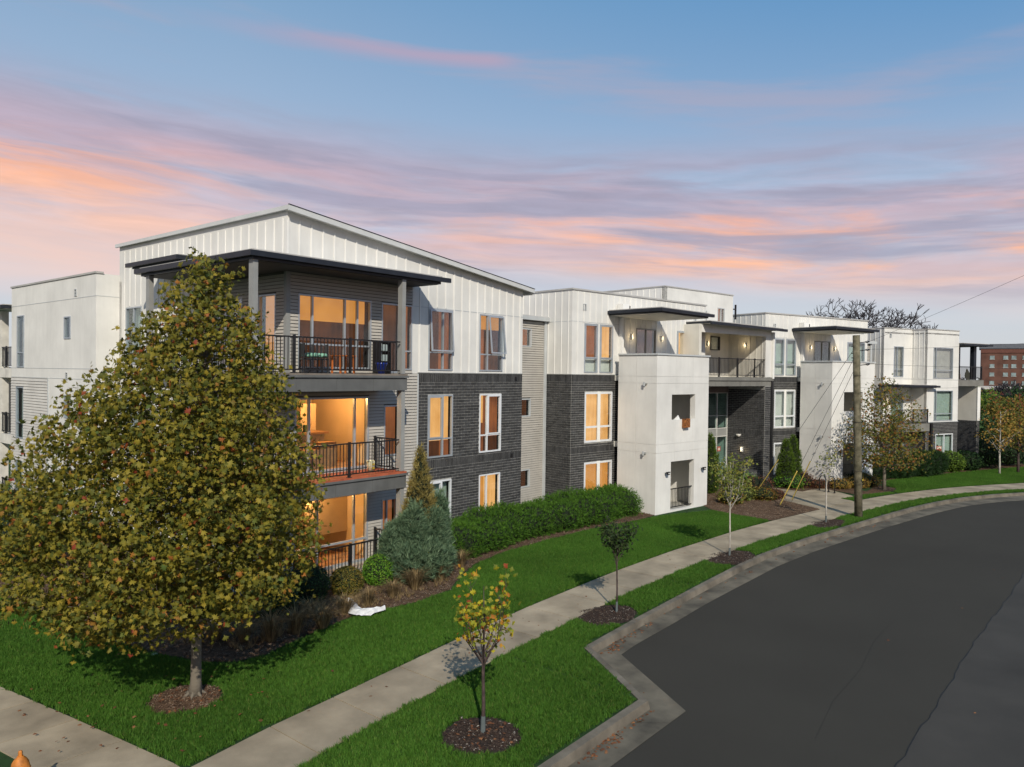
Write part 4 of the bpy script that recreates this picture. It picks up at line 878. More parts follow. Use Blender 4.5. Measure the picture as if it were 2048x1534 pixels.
# sidewalks made of slabs
SW = empty('sidewalk', (0, 0, 0)); SW['kind'] = 'structure'
def slab4(q, name, parent, m=CONC, th=.1, top=.012):
    mb = MB(); c = sum((Vector(p) for p in q), Vector((0, 0)))/4
    q = [Vector(p)+(c-Vector(p)).normalized()*.017 for p in q]
    vs = [(p.x, p.y, zg(p.x)+top-th) for p in q]+[(p.x, p.y, zg(p.x)+top) for p in q]; n = len(q)
    mb.add(vs, [tuple(range(n, 2*n))]+[(i, (i+1) % n, (i+1) % n+n, i+n) for i in range(n)])
    return mb.build(name, m, parent)
xw = [5.62, 7.16, 8.57, 10.36]
while xw[-1] < 70: xw.append(xw[-1]+1.62)
for a, b in zip(xw[:-1], xw[1:]):
    slab4([(a, interp(WN, a)), (b, interp(WN, b)), (b, interp(WF, b)), (a, interp(WF, a))], 'sidewalk_slab', SW)
SW2 = empty('sidewalk', (0, 0, 0)); SW2['kind'] = 'structure'
LFx = lambda y: float(np.interp(y, [8, 11.1, 11.98, 14.34, 16.46, 22, 40], [5.62, 5.56, 5.43, 5.07, 4.72, 3.8, 1.0])); LNx = lambda y: LFx(y)-1.25
y = 7.2
while y < 40:
    slab4([(LNx(y), y), (LFx(y), y), (LFx(y+1.35), y+1.35), (LNx(y+1.35), y+1.35)], 'sidewalk_slab', SW2); y += 1.35
# entrance plaza
PLZ = empty('entrance_plaza', (0, 0, 0)); PLZ['kind'] = 'structure'
rows = [((35.45, 11.25), (38.9, 10.76)), ((36.15, 12.45), (39.6, 12.0)), ((36.9, 13.74), (40.2, 13.3)), ((37.6, 15.2), (40.4, 14.6)), ((38.5, 16.8), (40.55, 15.75)), ((39.3, 17.9), (40.8, 17.1))]
for (a, b), (c, d) in zip(rows[:-1], rows[1:]):
    m1 = ((a[0]+b[0])/2, (a[1]+b[1])/2); m2 = ((c[0]+d[0])/2, (c[1]+d[1])/2); slab4([a, m1, m2, c], 'plaza_slab', PLZ, top=.014); slab4([m1, b, d, m2], 'plaza_slab', PLZ, top=.014)
slab4([(39.0, 11.6), (40.63, 11.2), (42.84, 13.5), (40.2, 13.7)], 'plaza_slab', PLZ, top=.010)

# mulch beds and lawns as polygons
from mathutils.geometry import tessellate_polygon
def poly(name, pts, m, dz, kind='structure', parent=None):
    vs = [Vector((x, y, 0)) for x, y in pts]; tris = tessellate_polygon([vs])
    me = bpy.data.meshes.new(name); me.from_pydata([(x, y, zg(x)+dz) for x, y in pts], [], tris); me.materials.append(m); me.update()
    if me.polygons and sum(p.normal.z for p in me.polygons) < 0: me.flip_normals()
    o = bpy.data.objects.new(name, me); COL.objects.link(o); o['kind'] = kind; return o
ME = [(6.6, 24), (6.94, 19.3), (7.2, 17.2), (7.51, 15.75), (7.9, 14.75), (8.3, 14.3), (8.9, 14.2), (10.01, 14.5), (11.75, 14.87), (13.53, 14.54), (15.0, 14.7), (16.2, 15.5), (17.5, 16.1), (19.21, 16.45), (21.76, 16.52), (24.51, 16.42), (27.47, 16.0), (29, 16.05)]
mulch1 = poly('mulch_bed', ME+[(29, 19), (12, 19), (12, 28), (6.2, 28)], MULCH, .004)
mulch2 = poly('mulch_bed', [(32.6, 15.6), (31.9, 14.9), (31.5, 14.2), (31.25, 12.9), (31.2, 11.85), (35.39, 11.22), (36.9, 13.74), (38.5, 16.8), (39.0, 18), (34, 18)], MULCH, .005)
mulch3 = poly('mulch_bed', [(41.3, 11.1), (44.0, 10.35), (46.4, 10.6), (47.2, 11.7), (50.0, 12.2), (56.6, 11.3), (61, 10.0), (66, 8.2), (75, 4), (80, 12), (44, 16), (40.7, 15.2), (40.2, 13.6), (42.5, 13.3)], MULCH, .005)
def ring(cx, cy, rx, ry, ang=0, n=26, j=.06):
    return [(cx+(rx*math.cos(a)*math.cos(ang)-ry*math.sin(a)*math.sin(ang))*(1+random.uniform(-j, j)), cy+(rx*math.cos(a)*math.sin(ang)+ry*math.sin(a)*math.cos(ang))*(1+random.uniform(-j, j))) for a in [2*math.pi*k/n for k in range(n)]]
RINGS = [(6.75, 13.35, .62, .62, 0, MULCH), (9.3, 8.35, .66, .66, 0, MULCHD), (16.05, 10.2, .95, .62, 0, MULCHD), (23.9, 10.4, 1.25, .62, 0, MULCHD), (32.2, 9.85, 1.3, .5, -.15, MULCHD), (45.0, 10.75, .6, .5, 0, MULCHD)]
for cx, cy, rx, ry, an, m in RINGS:
    poly('tree_ring', ring(cx, cy, rx, ry, an), m, .006)

# ================================================================ grass blades on the lawns (geometry nodes)
def np_mesh(name, V, Fl, nper, m, smooth=False):
    me = bpy.data.meshes.new(name); V = np.asarray(V, np.float32).reshape(-1, 3); Fl = np.asarray(Fl, np.int32).ravel(); nf = len(Fl)//nper
    me.vertices.add(len(V)); me.vertices.foreach_set('co', V.ravel()); me.loops.add(len(Fl)); me.loops.foreach_set('vertex_index', Fl)
    me.polygons.add(nf); me.polygons.foreach_set('loop_start', np.arange(0, len(Fl), nper, dtype=np.int32)); me.polygons.foreach_set('loop_total', np.full(nf, nper, np.int32))
    for x in (m if isinstance(m, (list, tuple)) else [m]): me.materials.append(x)
    me.update(calc_edges=True); me.validate(); return me
GRASS = mat('grass_blade', (.070, .165, .018), .7, .3, .45, spec=.2, rnd=1, translucent=.3, ramp=[(0, (.026, .080, .010)), (.5, (.062, .170, .018)), (.9, (.115, .24, .030)), (1, (.20, .21, .06))])
def grass_clump(seed, n=15, h=.078, r=.055):
    rg = np.random.default_rng(seed); V = []; F = []
    for i in range(n):
        a = rg.uniform(0, 2*np.pi); d = rg.uniform(0, r); x, y = d*np.cos(a), d*np.sin(a); b = rg.uniform(0, 2*np.pi); w = rg.uniform(.003, .0065); hh = h*rg.uniform(.6, 1.2); l = rg.uniform(.015, .07); la = rg.uniform(0, 2*np.pi)
        dx, dy = np.cos(b)*w, np.sin(b)*w; k = len(V)
        V += [(x-dx, y-dy, 0), (x+dx, y+dy, 0), (x+dx*.7+np.cos(la)*l*.4, y+dy*.7+np.sin(la)*l*.4, hh*.6), (x-dx*.7+np.cos(la)*l*.4, y-dy*.7+np.sin(la)*l*.4, hh*.6), (x+np.cos(la)*l, y+np.sin(la)*l, hh)]
        F += [(k, k+1, k+2), (k, k+2, k+3), (k+3, k+2, k+4)]
    return V, F
def scatter(name, surf, inst_meshes, density, seed=1, smin=.7, smax=1.3, tilt=.15, dz=0):
    """one stuff object whose geometry nodes put clumps over a surface"""
    src = bpy.data.collections.new(name+'_source')
    for me in inst_meshes: src.objects.link(bpy.data.objects.new(name+'_source', me))
    ng = bpy.data.node_groups.new(name, 'GeometryNodeTree'); ng.interface.new_socket('Geometry', in_out='INPUT', socket_type='NodeSocketGeometry'); ng.interface.new_socket('Geometry', in_out='OUTPUT', socket_type='NodeSocketGeometry')
    N = ng.nodes; L = ng.links; gi = N.new('NodeGroupInput'); go = N.new('NodeGroupOutput')
    d = N.new('GeometryNodeDistributePointsOnFaces'); d.inputs['Density'].default_value = density; d.inputs['Seed'].default_value = seed
    ci = N.new('GeometryNodeCollectionInfo'); ci.inputs[0].default_value = src; ci.inputs[1].default_value = True; ci.inputs[2].default_value = True
    ip = N.new('GeometryNodeInstanceOnPoints'); ip.inputs['Pick Instance'].default_value = True
    rv = N.new('FunctionNodeRandomValue'); rv.data_type = 'FLOAT_VECTOR'; rv.inputs[0].default_value = (-tilt, -tilt, 0); rv.inputs[1].default_value = (tilt, tilt, 6.283)
    rs = N.new('FunctionNodeRandomValue'); rs.inputs[2].default_value = smin; rs.inputs[3].default_value = smax
    L.new(gi.outputs[0], d.inputs['Mesh']); L.new(d.outputs['Points'], ip.inputs['Points']); L.new(ci.outputs[0], ip.inputs['Instance']); L.new(rv.outputs[0], ip.inputs['Rotation']); L.new(rs.outputs[1], ip.inputs['Scale']); L.new(ip.outputs[0], go.inputs[0])
    o = surf; md = o.modifiers.new('scatter', 'NODES'); md.node_group = ng; return o
CL = []
for s in range(6):
    V, F = grass_clump(s); CL.append(np_mesh('grass_clump', V, F, 3, GRASS))
def inside(X, Y, P):
    r = np.zeros(X.shape, bool); n = len(P)
    for i in range(n):
        (x1, y1), (x2, y2) = P[i], P[(i+1) % n]
        if y1 != y2: r ^= ((Y < y1) != (Y < y2)) & (X < (x2-x1)*(Y-y1)/(y2-y1)+x1)
    return r
def lawn_poly(pts, density=420, name='grass', dz=-.004, seed=1, holes=(), cell=.08):
    """turf surface cut into small cells, so that the edge is a little ragged"""
    xs_ = [p[0] for p in pts]; ys_ = [p[1] for p in pts]; gx = np.arange(min(xs_), max(xs_)+cell, cell); gy = np.arange(min(ys_), max(ys_)+cell, cell)
    X, Y = np.meshgrid(gx, gy, indexing='ij'); ok = inside(X+RNG.uniform(-.02, .02, X.shape), Y+RNG.uniform(-.02, .02, X.shape), pts)
    for cx, cy, rx, ry in holes: ok &= ((X-cx)/rx)**2+((Y-cy)/ry)**2 > 1
    c = ok[:-1, :-1] & ok[1:, :-1] & ok[1:, 1:] & ok[:-1, 1:]; I, J = np.nonzero(c); ny = X.shape[1]
    used = np.zeros(X.shape, bool)
    for a, b in ((0, 0), (1, 0), (1, 1), (0, 1)): used[I+a, J+b] = True
    idx = -np.ones(X.size, int); fl = np.nonzero(used.ravel())[0]; idx[fl] = np.arange(len(fl)); t_ = np.clip((X.ravel()[fl]-38)/24, 0, 1); Z = -.6*t_*t_*(3-2*t_)+dz
    F = idx[np.stack([I*ny+J, (I+1)*ny+J, (I+1)*ny+J+1, I*ny+J+1], 1)]
    me = np_mesh(name, np.stack([X.ravel()[fl], Y.ravel()[fl], Z], 1), F, 4, LAWN); o = bpy.data.objects.new(name, me); COL.objects.link(o); o['kind'] = 'stuff'; scatter(name, o, CL, density, seed); return o
xsn = np.arange(5.75, 31.2, 1.0)
G1 = [(x, interp(WF, x)+.0) for x in xsn]+[(31.1, 11.9), (31.2, 12.9), (31.45, 14.2), (31.6, 14.7), (28.8, 15.75), (27.4, 15.9)]
def offs(P, dx, dy): return [(x+dx, y+dy) for x, y in P]
back = [(27.47, 15.9), (24.51, 16.35), (21.76, 16.45), (19.21, 16.38), (17.5, 16.02), (16.25, 15.42), (15.0, 14.62), (13.53, 14.46), (11.75, 14.8), (10.01, 14.43), (8.9, 14.12), (8.25, 14.2), (7.85, 14.65), (7.45, 15.7), (7.13, 17.2), (6.88, 19.3), (6.5, 24)]
left = [(3.55, 24), (3.80, 22), (4.70, 16.46), (5.06, 14.34), (5.42, 11.98), (5.58, 11.0)]
def hole_bridge(outer, hole):     # cut a ring hole into an outline
    i, j = min(((i, j) for i in range(len(outer)) for j in range(len(hole))), key=lambda t: (outer[t[0]][0]-hole[t[1]][0])**2+(outer[t[0]][1]-hole[t[1]][1])**2)
    return outer[:i+1]+hole[j:]+hole[:j+1]+outer[i:]
hr = [(6.75+.6*math.cos(-a), 13.35+.6*math.sin(-a)) for a in np.linspace(0, 2*math.pi, 20, endpoint=False)]
poly_out = G1[:-1]+back+left
lawn_poly(poly_out, holes=[(6.75, 13.35, .6, .6)])
# verge between pavement and kerb, with the planted rings left out
def verge(x0, x1, seed, density=420):
    xs = np.arange(x0, x1+.01, (x1-x0)/max(2, round((x1-x0)/.5)))
    lo = [(x, interp(KB, x)+.02) for x in xs]; hi_ = [(x, interp(WN, x)+.01) for x in xs[::-1]]
    P = lo+hi_
    lawn_poly(P, density, seed=seed, holes=[(r[0], r[1], r[2]*.95, r[3]*.95) for r in RINGS[1:5]], cell=.09 if x1 < 40 else .15)
verge(5.66, 12.25, 3); verge(12.25, 20, 4); verge(20, 28, 5); verge(28, 36, 6, 330)
for k, (a, b) in enumerate(((36, 42), (42, 48), (48, 54), (54, 60), (60, 70))): verge(a, b, 10+k, 220)
xs = np.arange(46.8, 70, 1.2)
for a, b in zip(xs[:-1], xs[1:]):
    fy = lambda x: float(np.interp(x, [46.8, 50, 56.6, 61, 66, 75], [11.2, 12.15, 11.2, 9.95, 8.1, 3.9]))
    lawn_poly([(a, interp(WF, a)+.05), (b, interp(WF, b)+.05), (b, fy(b)), (a, fy(a))], 200, seed=30+int(a))
lawn_poly([(39.15, 11.45), (39.05, 10.8), (41.1, 10.42), (43.7, 9.95), (44.0, 10.3), (41.3, 11.05), (40.6, 11.1)], 260, seed=60)
lawn_poly([(46.8, interp(WF, 46.8)+.05), (46.8, 11.2), (46.3, 10.5), (44.1, 10.2), (44.0, interp(WF, 44)+.05)], 220, seed=61)
lawn_poly([(-2, 7.1), (4.3, 7.1), (4.3, 8.5), (3.0, 16), (1.5, 22), (-2, 22)], 300, seed=62)

# mulch chips and fallen leaves
CHIP = mat('bark_chip', (.13, .075, .045), .9, .4, 3, rnd=.5, ramp=[(0, (.05, .03, .02)), (.5, (.13, .078, .048)), (.88, (.21, .14, .09)), (1, (.40, .34, .26))])
def chips(seed, n=26, r=.09):
    rg = np.random.default_rng(seed); V = []; F = []
    for i in range(n):
        c = np.array([rg.uniform(-r, r), rg.uniform(-r, r), rg.uniform(.0, .02)]); a = rg.uniform(0, 6.28); l = rg.uniform(.007, .022); w = rg.uniform(.003, .008); t_ = rg.uniform(-.5, .5)
        u_ = np.array([np.cos(a), np.sin(a), t_*.5])*l; v_ = np.array([-np.sin(a), np.cos(a), rg.uniform(-.3, .3)])*w; k = len(V)
        V += [c-u_-v_, c+u_-v_, c+u_+v_, c-u_+v_, c+np.array([0, 0, .008])]; F += [(k, k+1, k+4), (k+1, k+2, k+4), (k+2, k+3, k+4), (k+3, k, k+4)]
    return np_mesh('bark_chips', V, F, 3, CHIP)
CH = [chips(s) for s in range(4)]
CHIP = mat('dark_bark_chip', (.06, .035, .025), .9, .4, 3, rnd=.5, ramp=[(0, (.02, .012, .01)), (.6, (.055, .034, .024)), (.93, (.10, .07, .05)), (1, (.40, .36, .3))])
CHD = [chips(s+9) for s in range(4)]
for o, dn in ((mulch1, 45), (mulch2, 35)):
    c = o.copy(); c.data = o.data.copy(); c.name = 'bark_mulch'; c['kind'] = 'stuff'; COL.objects.link(c); c.location.z += .003; scatter('bark_mulch', c, CH, dn)
for cx, cy, rx, ry, an, m in RINGS:
    o = poly('bark_mulch', ring(cx, cy, rx*.93, ry*.93, an), m, .009, 'stuff'); scatter('bark_mulch', o, CH if m is MULCH else CHD, 90)

# ================================================================ leaves and plants
def unit(v): return v/np.maximum(np.linalg.norm(v, axis=-1, keepdims=True), 1e-6)
def tmpl_maple():
    pts = [(0, -.42), (.10, -.10), (.34, -.22), (.30, -.02), (.50, .04), (.28, .16), (.22, .30), (.12, .24), (0, .56)]
    pts = pts+[(-x, y) for x, y in pts[-2:0:-1]]
    V = [(0, .02, .05)]+[(x, y, -.22*abs(x)-.12*(y > .3)+.05*(abs(x) > .4)) for x, y in pts]; n = len(pts)
    return np.array(V), np.array([(0, 1+i, 1+(i+1) % n) for i in range(n)])
def tmpl_leaf(): return np.array([(0, -.5, 0), (.26, 0, .05), (0, .5, -.05), (-.26, 0, .05)]), np.array([(0, 1, 2), (0, 2, 3)])
def tmpl_plume(seed=3, n=7):
    rg = np.random.default_rng(seed); V = []; F = []
    for i in range(n):
        a = rg.uniform(0, 6.28); s = rg.uniform(.25, .6); d = np.array([math.cos(a)*s, math.sin(a)*s, 1]); d /= np.linalg.norm(d); w = np.cross(d, rg.normal(size=3)); w /= np.linalg.norm(w); b = d*rg.uniform(0, .35); l = rg.uniform(.6, 1); k = len(V)
        V += [b-w*.045, b+w*.045, b+d*l*.6+w*.03, b+d*l]; F += [(k, k+1, k+2), (k, k+2, k+3)]
    return np.array(V), np.array(F)
MAPLE = tmpl_maple(); LEAF = tmpl_leaf(); PLUME = tmpl_plume()
def foliage(name, P, S, Nn, tm, m, parent, rg, kind='stuff', up=None):
    """P points, S sizes, Nn leaf normals (or growth directions when up is given)"""
    P = np.asarray(P); n = len(P); T = tm[0]
    if up is None: zax = unit(Nn); r = unit(rg.normal(size=(n, 3))); xa = unit(np.cross(zax, r)); ya = np.cross(zax, xa)
    else: zax = unit(Nn); r = unit(rg.normal(size=(n, 3))); xa = unit(np.cross(zax, r)); ya = np.cross(zax, xa)
    V = P[:, None, :]+S[:, None, None]*(T[None, :, 0:1]*xa[:, None, :]+T[None, :, 1:2]*ya[:, None, :]+T[None, :, 2:3]*zax[:, None, :])
    F = (np.arange(n)[:, None, None]*len(T)+tm[1][None]).reshape(-1, 3)
    me = np_mesh(name, V, F, 3, m); o = bpy.data.objects.new(name, me); COL.objects.link(o)
    if parent is not None: o.parent = parent
    if kind: o['kind'] = kind
    return o
def leaf_objects(P, S, Nn, tm, m, parent, base, rg, cnt=300):
    """the leaves nearest the camera become parts of their own"""
    d = np.linalg.norm(np.asarray(P)+np.array(base)-np.array(CAMP), axis=1)/S; idx = np.argsort(d); near_, rest = idx[:cnt], idx[cnt:]
    me = np_mesh('leaf', tm[0], tm[1], 3, m)
    for i in near_:
        o = bpy.data.objects.new('leaf', me); o.location = P[i]; z = Vector(Nn[i]).normalized(); q = z.to_track_quat('Z', 'Y'); o.rotation_mode = 'QUATERNION'
        o.rotation_quaternion = q @ Vector((0, 0, 1)).rotation_difference(Vector((0, 0, 1))) @ Matrix.Rotation(rg.uniform(0, 6.28), 3, 'Z').to_quaternion(); o.scale = (S[i],)*3; COL.objects.link(o); o.parent = parent
    return rest
def leafmat(name, stops, rough=.6, tl=.3): return mat(name, stops[0][1], rough, .2, 3, spec=.25, rnd=1, ramp=stops, translucent=tl)
L_SYC = leafmat('sycamore_leaf', [(0, (.052, .070, .012)), (.25, (.130, .128, .018)), (.6, (.23, .195, .022)), (.85, (.35, .265, .030)), (.93, (.09, .14, .03)), (.975, (.40, .16, .03)), (1, (.26, .035, .02))])
L_SAP = leafmat('autumn_maple_leaf', [(0, (.10, .14, .02)), (.35, (.26, .28, .02)), (.7, (.48, .40, .02)), (.88, (.50, .22, .02)), (1, (.30, .04, .02))])
L_DARK = leafmat('dark_green_leaf', [(0, (.012, .022, .008)), (.6, (.03, .05, .015)), (1, (.06, .09, .02))])
L_PALE = leafmat('yellow_green_leaf', [(0, (.10, .14, .03)), (.6, (.20, .22, .04)), (1, (.32, .27, .05))])
L_ORG = leafmat('orange_autumn_leaf', [(0, (.05, .075, .015)), (.4, (.13, .14, .02)), (.7, (.25, .18, .03)), (.9, (.32, .13, .03)), (1, (.20, .05, .02))])
L_YEL = leafmat('yellow_leaf', [(0, (.16, .15, .03)), (.5, (.34, .22, .04)), (1, (.42, .20, .05))])
L_HEDGE = leafmat('juniper_spray', [(0, (.020, .060, .008)), (.5, (.055, .145, .012)), (1, (.14, .27, .025))], .7, .2)
L_BLUE = leafmat('blue_green_spray', [(0, (.04, .085, .045)), (.5, (.125, .20, .11)), (1, (.24, .33, .19))], .7, .2)
L_GOLD = leafmat('golden_spray', [(0, (.13, .11, .03)), (.5, (.30, .24, .07)), (1, (.46, .37, .13))], .7, .2)
L_BOX = leafmat('bright_box_leaf', [(0, (.04, .13, .01)), (.6, (.12, .28, .02)), (1, (.22, .36, .03))], .6, .25)
L_BOXY = leafmat('yellowed_box_leaf', [(0, (.06, .08, .015)), (.6, (.18, .15, .025)), (1, (.30, .19, .03))], .6, .25)
L_BOXD = leafmat('deep_green_leaf', [(0, (.008, .025, .008)), (.6, (.02, .05, .012)), (1, (.045, .10, .02))], .6, .2)
L_THUJA = leafmat('thuja_spray', [(0, (.035, .07, .008)), (.6, (.085, .15, .015)), (1, (.14, .21, .02))], .7, .2)
L_RED = leafmat('russet_leaf', [(0, (.05, .02, .025)), (.5, (.12, .05, .03)), (1, (.28, .12, .03))], .6, .2)
L_STRAW = leafmat('dry_grass', [(0, (.11, .075, .035)), (.5, (.27, .19, .09)), (1, (.44, .33, .17))], .8, .2)
CORE = mat('dark_core', (.012, .018, .008), .95, .3, 8)  # dark fill of the light-blocking cores added inside shrubs

def thing(name, loc, label, cat, group=None):
    o = empty(name, loc); return tag(o, label, cat, group)
def limb(mb, a, b, r0, r1, rg, wob=.12, n=5, sag=0, seg=6):
    a, b = Vector(a), Vector(b); L_ = (b-a).length; pts = []
    for i in range(n+1):
        t_ = i/n; p = a.lerp(b, t_); k = math.sin(math.pi*t_)*L_*wob
        p = p+Vector((rg.normal(), rg.normal(), rg.normal()))*k*.3+Vector((0, 0, -sag*math.sin(math.pi*t_)*L_)); pts.append(p)
    pts[0] = a; mb.tube(pts, [r0+(r1-r0)*i/n for i in range(n+1)], seg, cap=True); return pts
def cluster_crown(rg, prof, cen, z0, z1, ncl, per, sig, shell=.62):
    """clusters of leaves inside a crown given by its radius prof(z) and centre cen(z)"""
    C = []
    zs = np.linspace(z0, z1, 60); w = np.array([prof(z)**1.4+.02 for z in zs]); w /= w.sum()
    for _ in range(ncl):
        z = rg.choice(zs, p=w)+rg.uniform(-.06, .06); a = rg.uniform(0, 2*np.pi); r = prof(z)*(1-(1-shell)*rg.uniform(0, 1)**1.3)*rg.uniform(.86, 1.13) if rg.random() < .84 else prof(z)*rg.uniform(.1, .6)
        cx, cy = cen(z); C.append((cx+r*math.cos(a), cy+r*math.sin(a), z))
    C = np.array(C); P = np.repeat(C, per, 0)+rg.normal(size=(ncl*per, 3))*np.array([sig, sig, sig*.75]); return C, P
def outward(P, cen, rg, out=.6, up=.5, rnd=.9):
    c = np.array([[*cen(z), z] for z in P[:, 2]]); d = P-c; d[:, 2] = 0; d = unit(d); return unit(d*out+np.array([0, 0, up])+rg.normal(size=P.shape)*rnd)

# ---- the big sycamore
rg = np.random.default_rng(11)
TB = (6.95, 13.39, 0); TR_ = thing('sycamore_tree', TB, 'large sycamore with olive and yellow autumn leaves in front of the left balconies', 'tree')
zk = [1.15, 1.6, 2.05, 2.9, 3.8, 4.7, 5.6, 6.5, 7.4, 8.0, 8.45]; rk = [.5, 1.75, 2.5, 2.85, 2.65, 2.3, 1.85, 1.28, .62, .30, .06]
prof = lambda z: float(np.interp(z, zk, rk))
lat = lambda z: float(np.interp(z, [1, 2, 3, 4, 5, 6, 7, 8.4], [-.65, -.65, -.62, -.5, -.35, -.1, .12, .10]))
cen = lambda z: (lat(z)*rgt.x, lat(z)*rgt.y)
mb = MB(); tp = [(0, 0, 0), (.01, -.01, .25), (.02, 0, .8), (.03, .01, 1.6), (.05, 0, 2.6), (.08, -.02, 4.0), (.12, -.04, 5.6), (.1, -.08, 7.2), (.08, -.08, 8.2)]
mb.tube(tp, [.14, .098, .088, .082, .072, .058, .04, .02, .006], 12)
for a in range(7):
    an = a*.9+.3; mb.tube([(0, 0, .16), (math.cos(an)*.13, math.sin(an)*.13, .05), (math.cos(an)*.24, math.sin(an)*.24, -.01)], [.045, .032, .01], 6)
mb.build('trunk', BARK, TR_, smooth=True)
C, P = cluster_crown(rg, prof, cen, 1.4, 8.3, 2300, 20, .13, .5)
mb = MB()
for k in range(70):
    z0_ = rg.uniform(1.3, 7.2); c = C[rg.integers(len(C))]
    cand = C[np.abs(C[:, 2]-(z0_+.9)) < .8]
    if len(cand) == 0: continue
    c = cand[rg.integers(len(cand))]; x0 = float(np.interp(z0_, [p[2] for p in tp], [p[0] for p in tp])); y0 = float(np.interp(z0_, [p[2] for p in tp], [p[1] for p in tp]))
    pts = limb(mb, (x0, y0, z0_), c, .028*(1-z0_/11)+.008, .005, rg, .10, 6)
    for j in (2, 3, 4, 5):
        q = C[np.argmin(np.linalg.norm(C-np.array(pts[j]), axis=1)+rg.uniform(0, .8, len(C)))]
        if (Vector(q)-pts[j]).length < 1.4: limb(mb, pts[j], q, .009, .003, rg, .08, 3, seg=4)
mb.build('branches', BARK, TR_)
Nn = outward(P, cen, rg, .35, .3, 1.15)+np.array([-.35, -.3, .0]); S = rg.uniform(.07, .14, len(P))
rest = leaf_objects(P, S, Nn, MAPLE, L_SYC, TR_, TB, rg, 300)
foliage('crown', P[rest], S[rest], Nn[rest], MAPLE, L_SYC, TR_, rg)

# ---- young street trees
def sapling(base, label, hfork, htop, rad, nst, nleaf, lsize, lm, bark, r0, rg, tm=MAPLE, cnt=300, zlow=None, group='young street trees along the verge', wrap=True, lean=0, dense=.16):
    T = thing('young_tree', base, label, 'tree', group); mb = MB(); pts = [(0, 0, 0), (.01, 0, hfork*.5), (.0+lean*.3, .01, hfork), (lean*.7, .0, (hfork+htop)/2), (lean, .02, htop*.97)]
    mb.tube(pts, [r0*1.25, r0, r0*.85, r0*.5, r0*.15], 8)
    if wrap:
        w = MB(); w.tube([(0, 0, .0), (.004, 0, .28)], [r0*1.4, r0*1.2], 8); w.build('trunk_guard', mat('trunk_guard', (.10, .12, .12)), T)
    mb.build('trunk', bark, T, smooth=True); mb = MB(); tips = []
    for k in range(nst):
        a = 2*math.pi*k/nst+rg.uniform(-.3, .3); z0_ = hfork*rg.uniform(.92, 1.15)+(htop-hfork)*rg.uniform(0, .35); rr = rad*rg.uniform(.5, 1.0); zt = hfork+(htop-hfork)*rg.uniform(.45, 1.0)
        p0 = (0, 0, z0_); p1 = (rr*.75*math.cos(a), rr*.75*math.sin(a), z0_+(zt-z0_)*.45); p2 = (rr*math.cos(a), rr*math.sin(a), max(zt, z0_+.25))
        mb.tube([p0, p1, p2], [r0*.38, r0*.28, r0*.1], 5); tips += [p1, p2]
        for j in range(3):
            t_ = rg.uniform(.3, 1); q = Vector(p1).lerp(Vector(p2), t_); e = q+Vector((rg.normal()*.14, rg.normal()*.14, rg.uniform(.05, .28)))*rad*1.6; mb.tube([q, e], [r0*.16, r0*.06], 4); tips.append(tuple(e))
    mb.build('branches', bark, T)
    tips = np.array([t_ for t_ in tips if t_[2] > (zlow or 0)]); P = tips[rg.integers(len(tips), size=nleaf)]+rg.normal(size=(nleaf, 3))*dense*rad
    Nn = unit(rg.normal(size=P.shape)*.7+np.array([-.5, -.4, .5])); S = lsize*rg.uniform(.7, 1.25, nleaf)
    rest = leaf_objects(P, S, Nn, tm, lm, T, base, rg, min(cnt, nleaf))
    if len(rest): foliage('crown', P[rest], S[rest], Nn[rest], tm, lm, T, rg)
    return T
rg = np.random.default_rng(5)
sapling((9.4, 8.41, 0), 'young maple with yellow, orange and red leaves in the nearest mulch ring', 0.95, 2.55, .48, 14, 400, .105, L_SAP, BARKD, .032, rg, zlow=1.35, dense=.2)
sapling((16.39, 10.16, 0), 'thin young tree with small very dark leaves by the kerb bend', 1.15, 2.35, .40, 12, 560, .11, L_DARK, BARKD, .022, rg, zlow=1.3, dense=.22, tm=LEAF)
sapling((24.08, 10.55, 0), 'pale-stemmed young tree with yellow-green leaves before the entrance bed', 1.45, 3.25, .5, 16, 950, .10, L_PALE, BARKW, .028, rg, zlow=1.5, dense=.22)
sapling((32.39, 10.02, 0), 'almost bare forked young tree just left of the utility pole', 1.45, 3.0, .35, 6, 110, .10, L_PALE, BARKW, .03, rg, zlow=1.6, dense=.2)
# medium tree in front of the far block and the two beyond
def mid_tree(base, label, prof, z0, z1, htr, ncl, per, sig, ls, lm, bark, r0, rg, shell=.5, nbr=40, cnt=0, group=None, tm=MAPLE, name='autumn_tree'):
    T = thing(name, base, label, 'tree', group); cen = lambda z: (0, 0); mb = MB(); mb.tube([(0, 0, -.1), (.02, 0, htr*.5), (0, .02, htr), (.05, 0, (htr+z1)/2), (.02, .02, z1*.96)], [r0*1.3, r0, r0*.85, r0*.5, r0*.1], 8); mb.build('trunk', bark, T, smooth=True)
    C, P = cluster_crown(rg, prof, cen, z0, z1, ncl, per, sig, shell); mb = MB()
    for k in range(nbr):
        c = C[rg.integers(len(C))]; zs = max(htr*.9, c[2]-np.hypot(c[0], c[1])*rg.uniform(.6, 1.1)); limb(mb, (0, 0, min(zs, z1*.9)), c, r0*.35, r0*.06, rg, .12, 4, seg=4)
    mb.build('branches', bark, T)
    Nn = outward(P, cen, rg, .3, .35, .9)+np.array([-.4, -.3, 0]); S = ls*rg.uniform(.7, 1.3, len(P)); foliage('crown', P, S, Nn, tm, lm, T, rg); return T
pr6 = lambda z: float(np.interp(z, [1.0, 1.6, 2.4, 3.5, 4.6, 5.4, 6.1], [.8, 2.0, 2.35, 2.1, 1.6, .9, .3]))
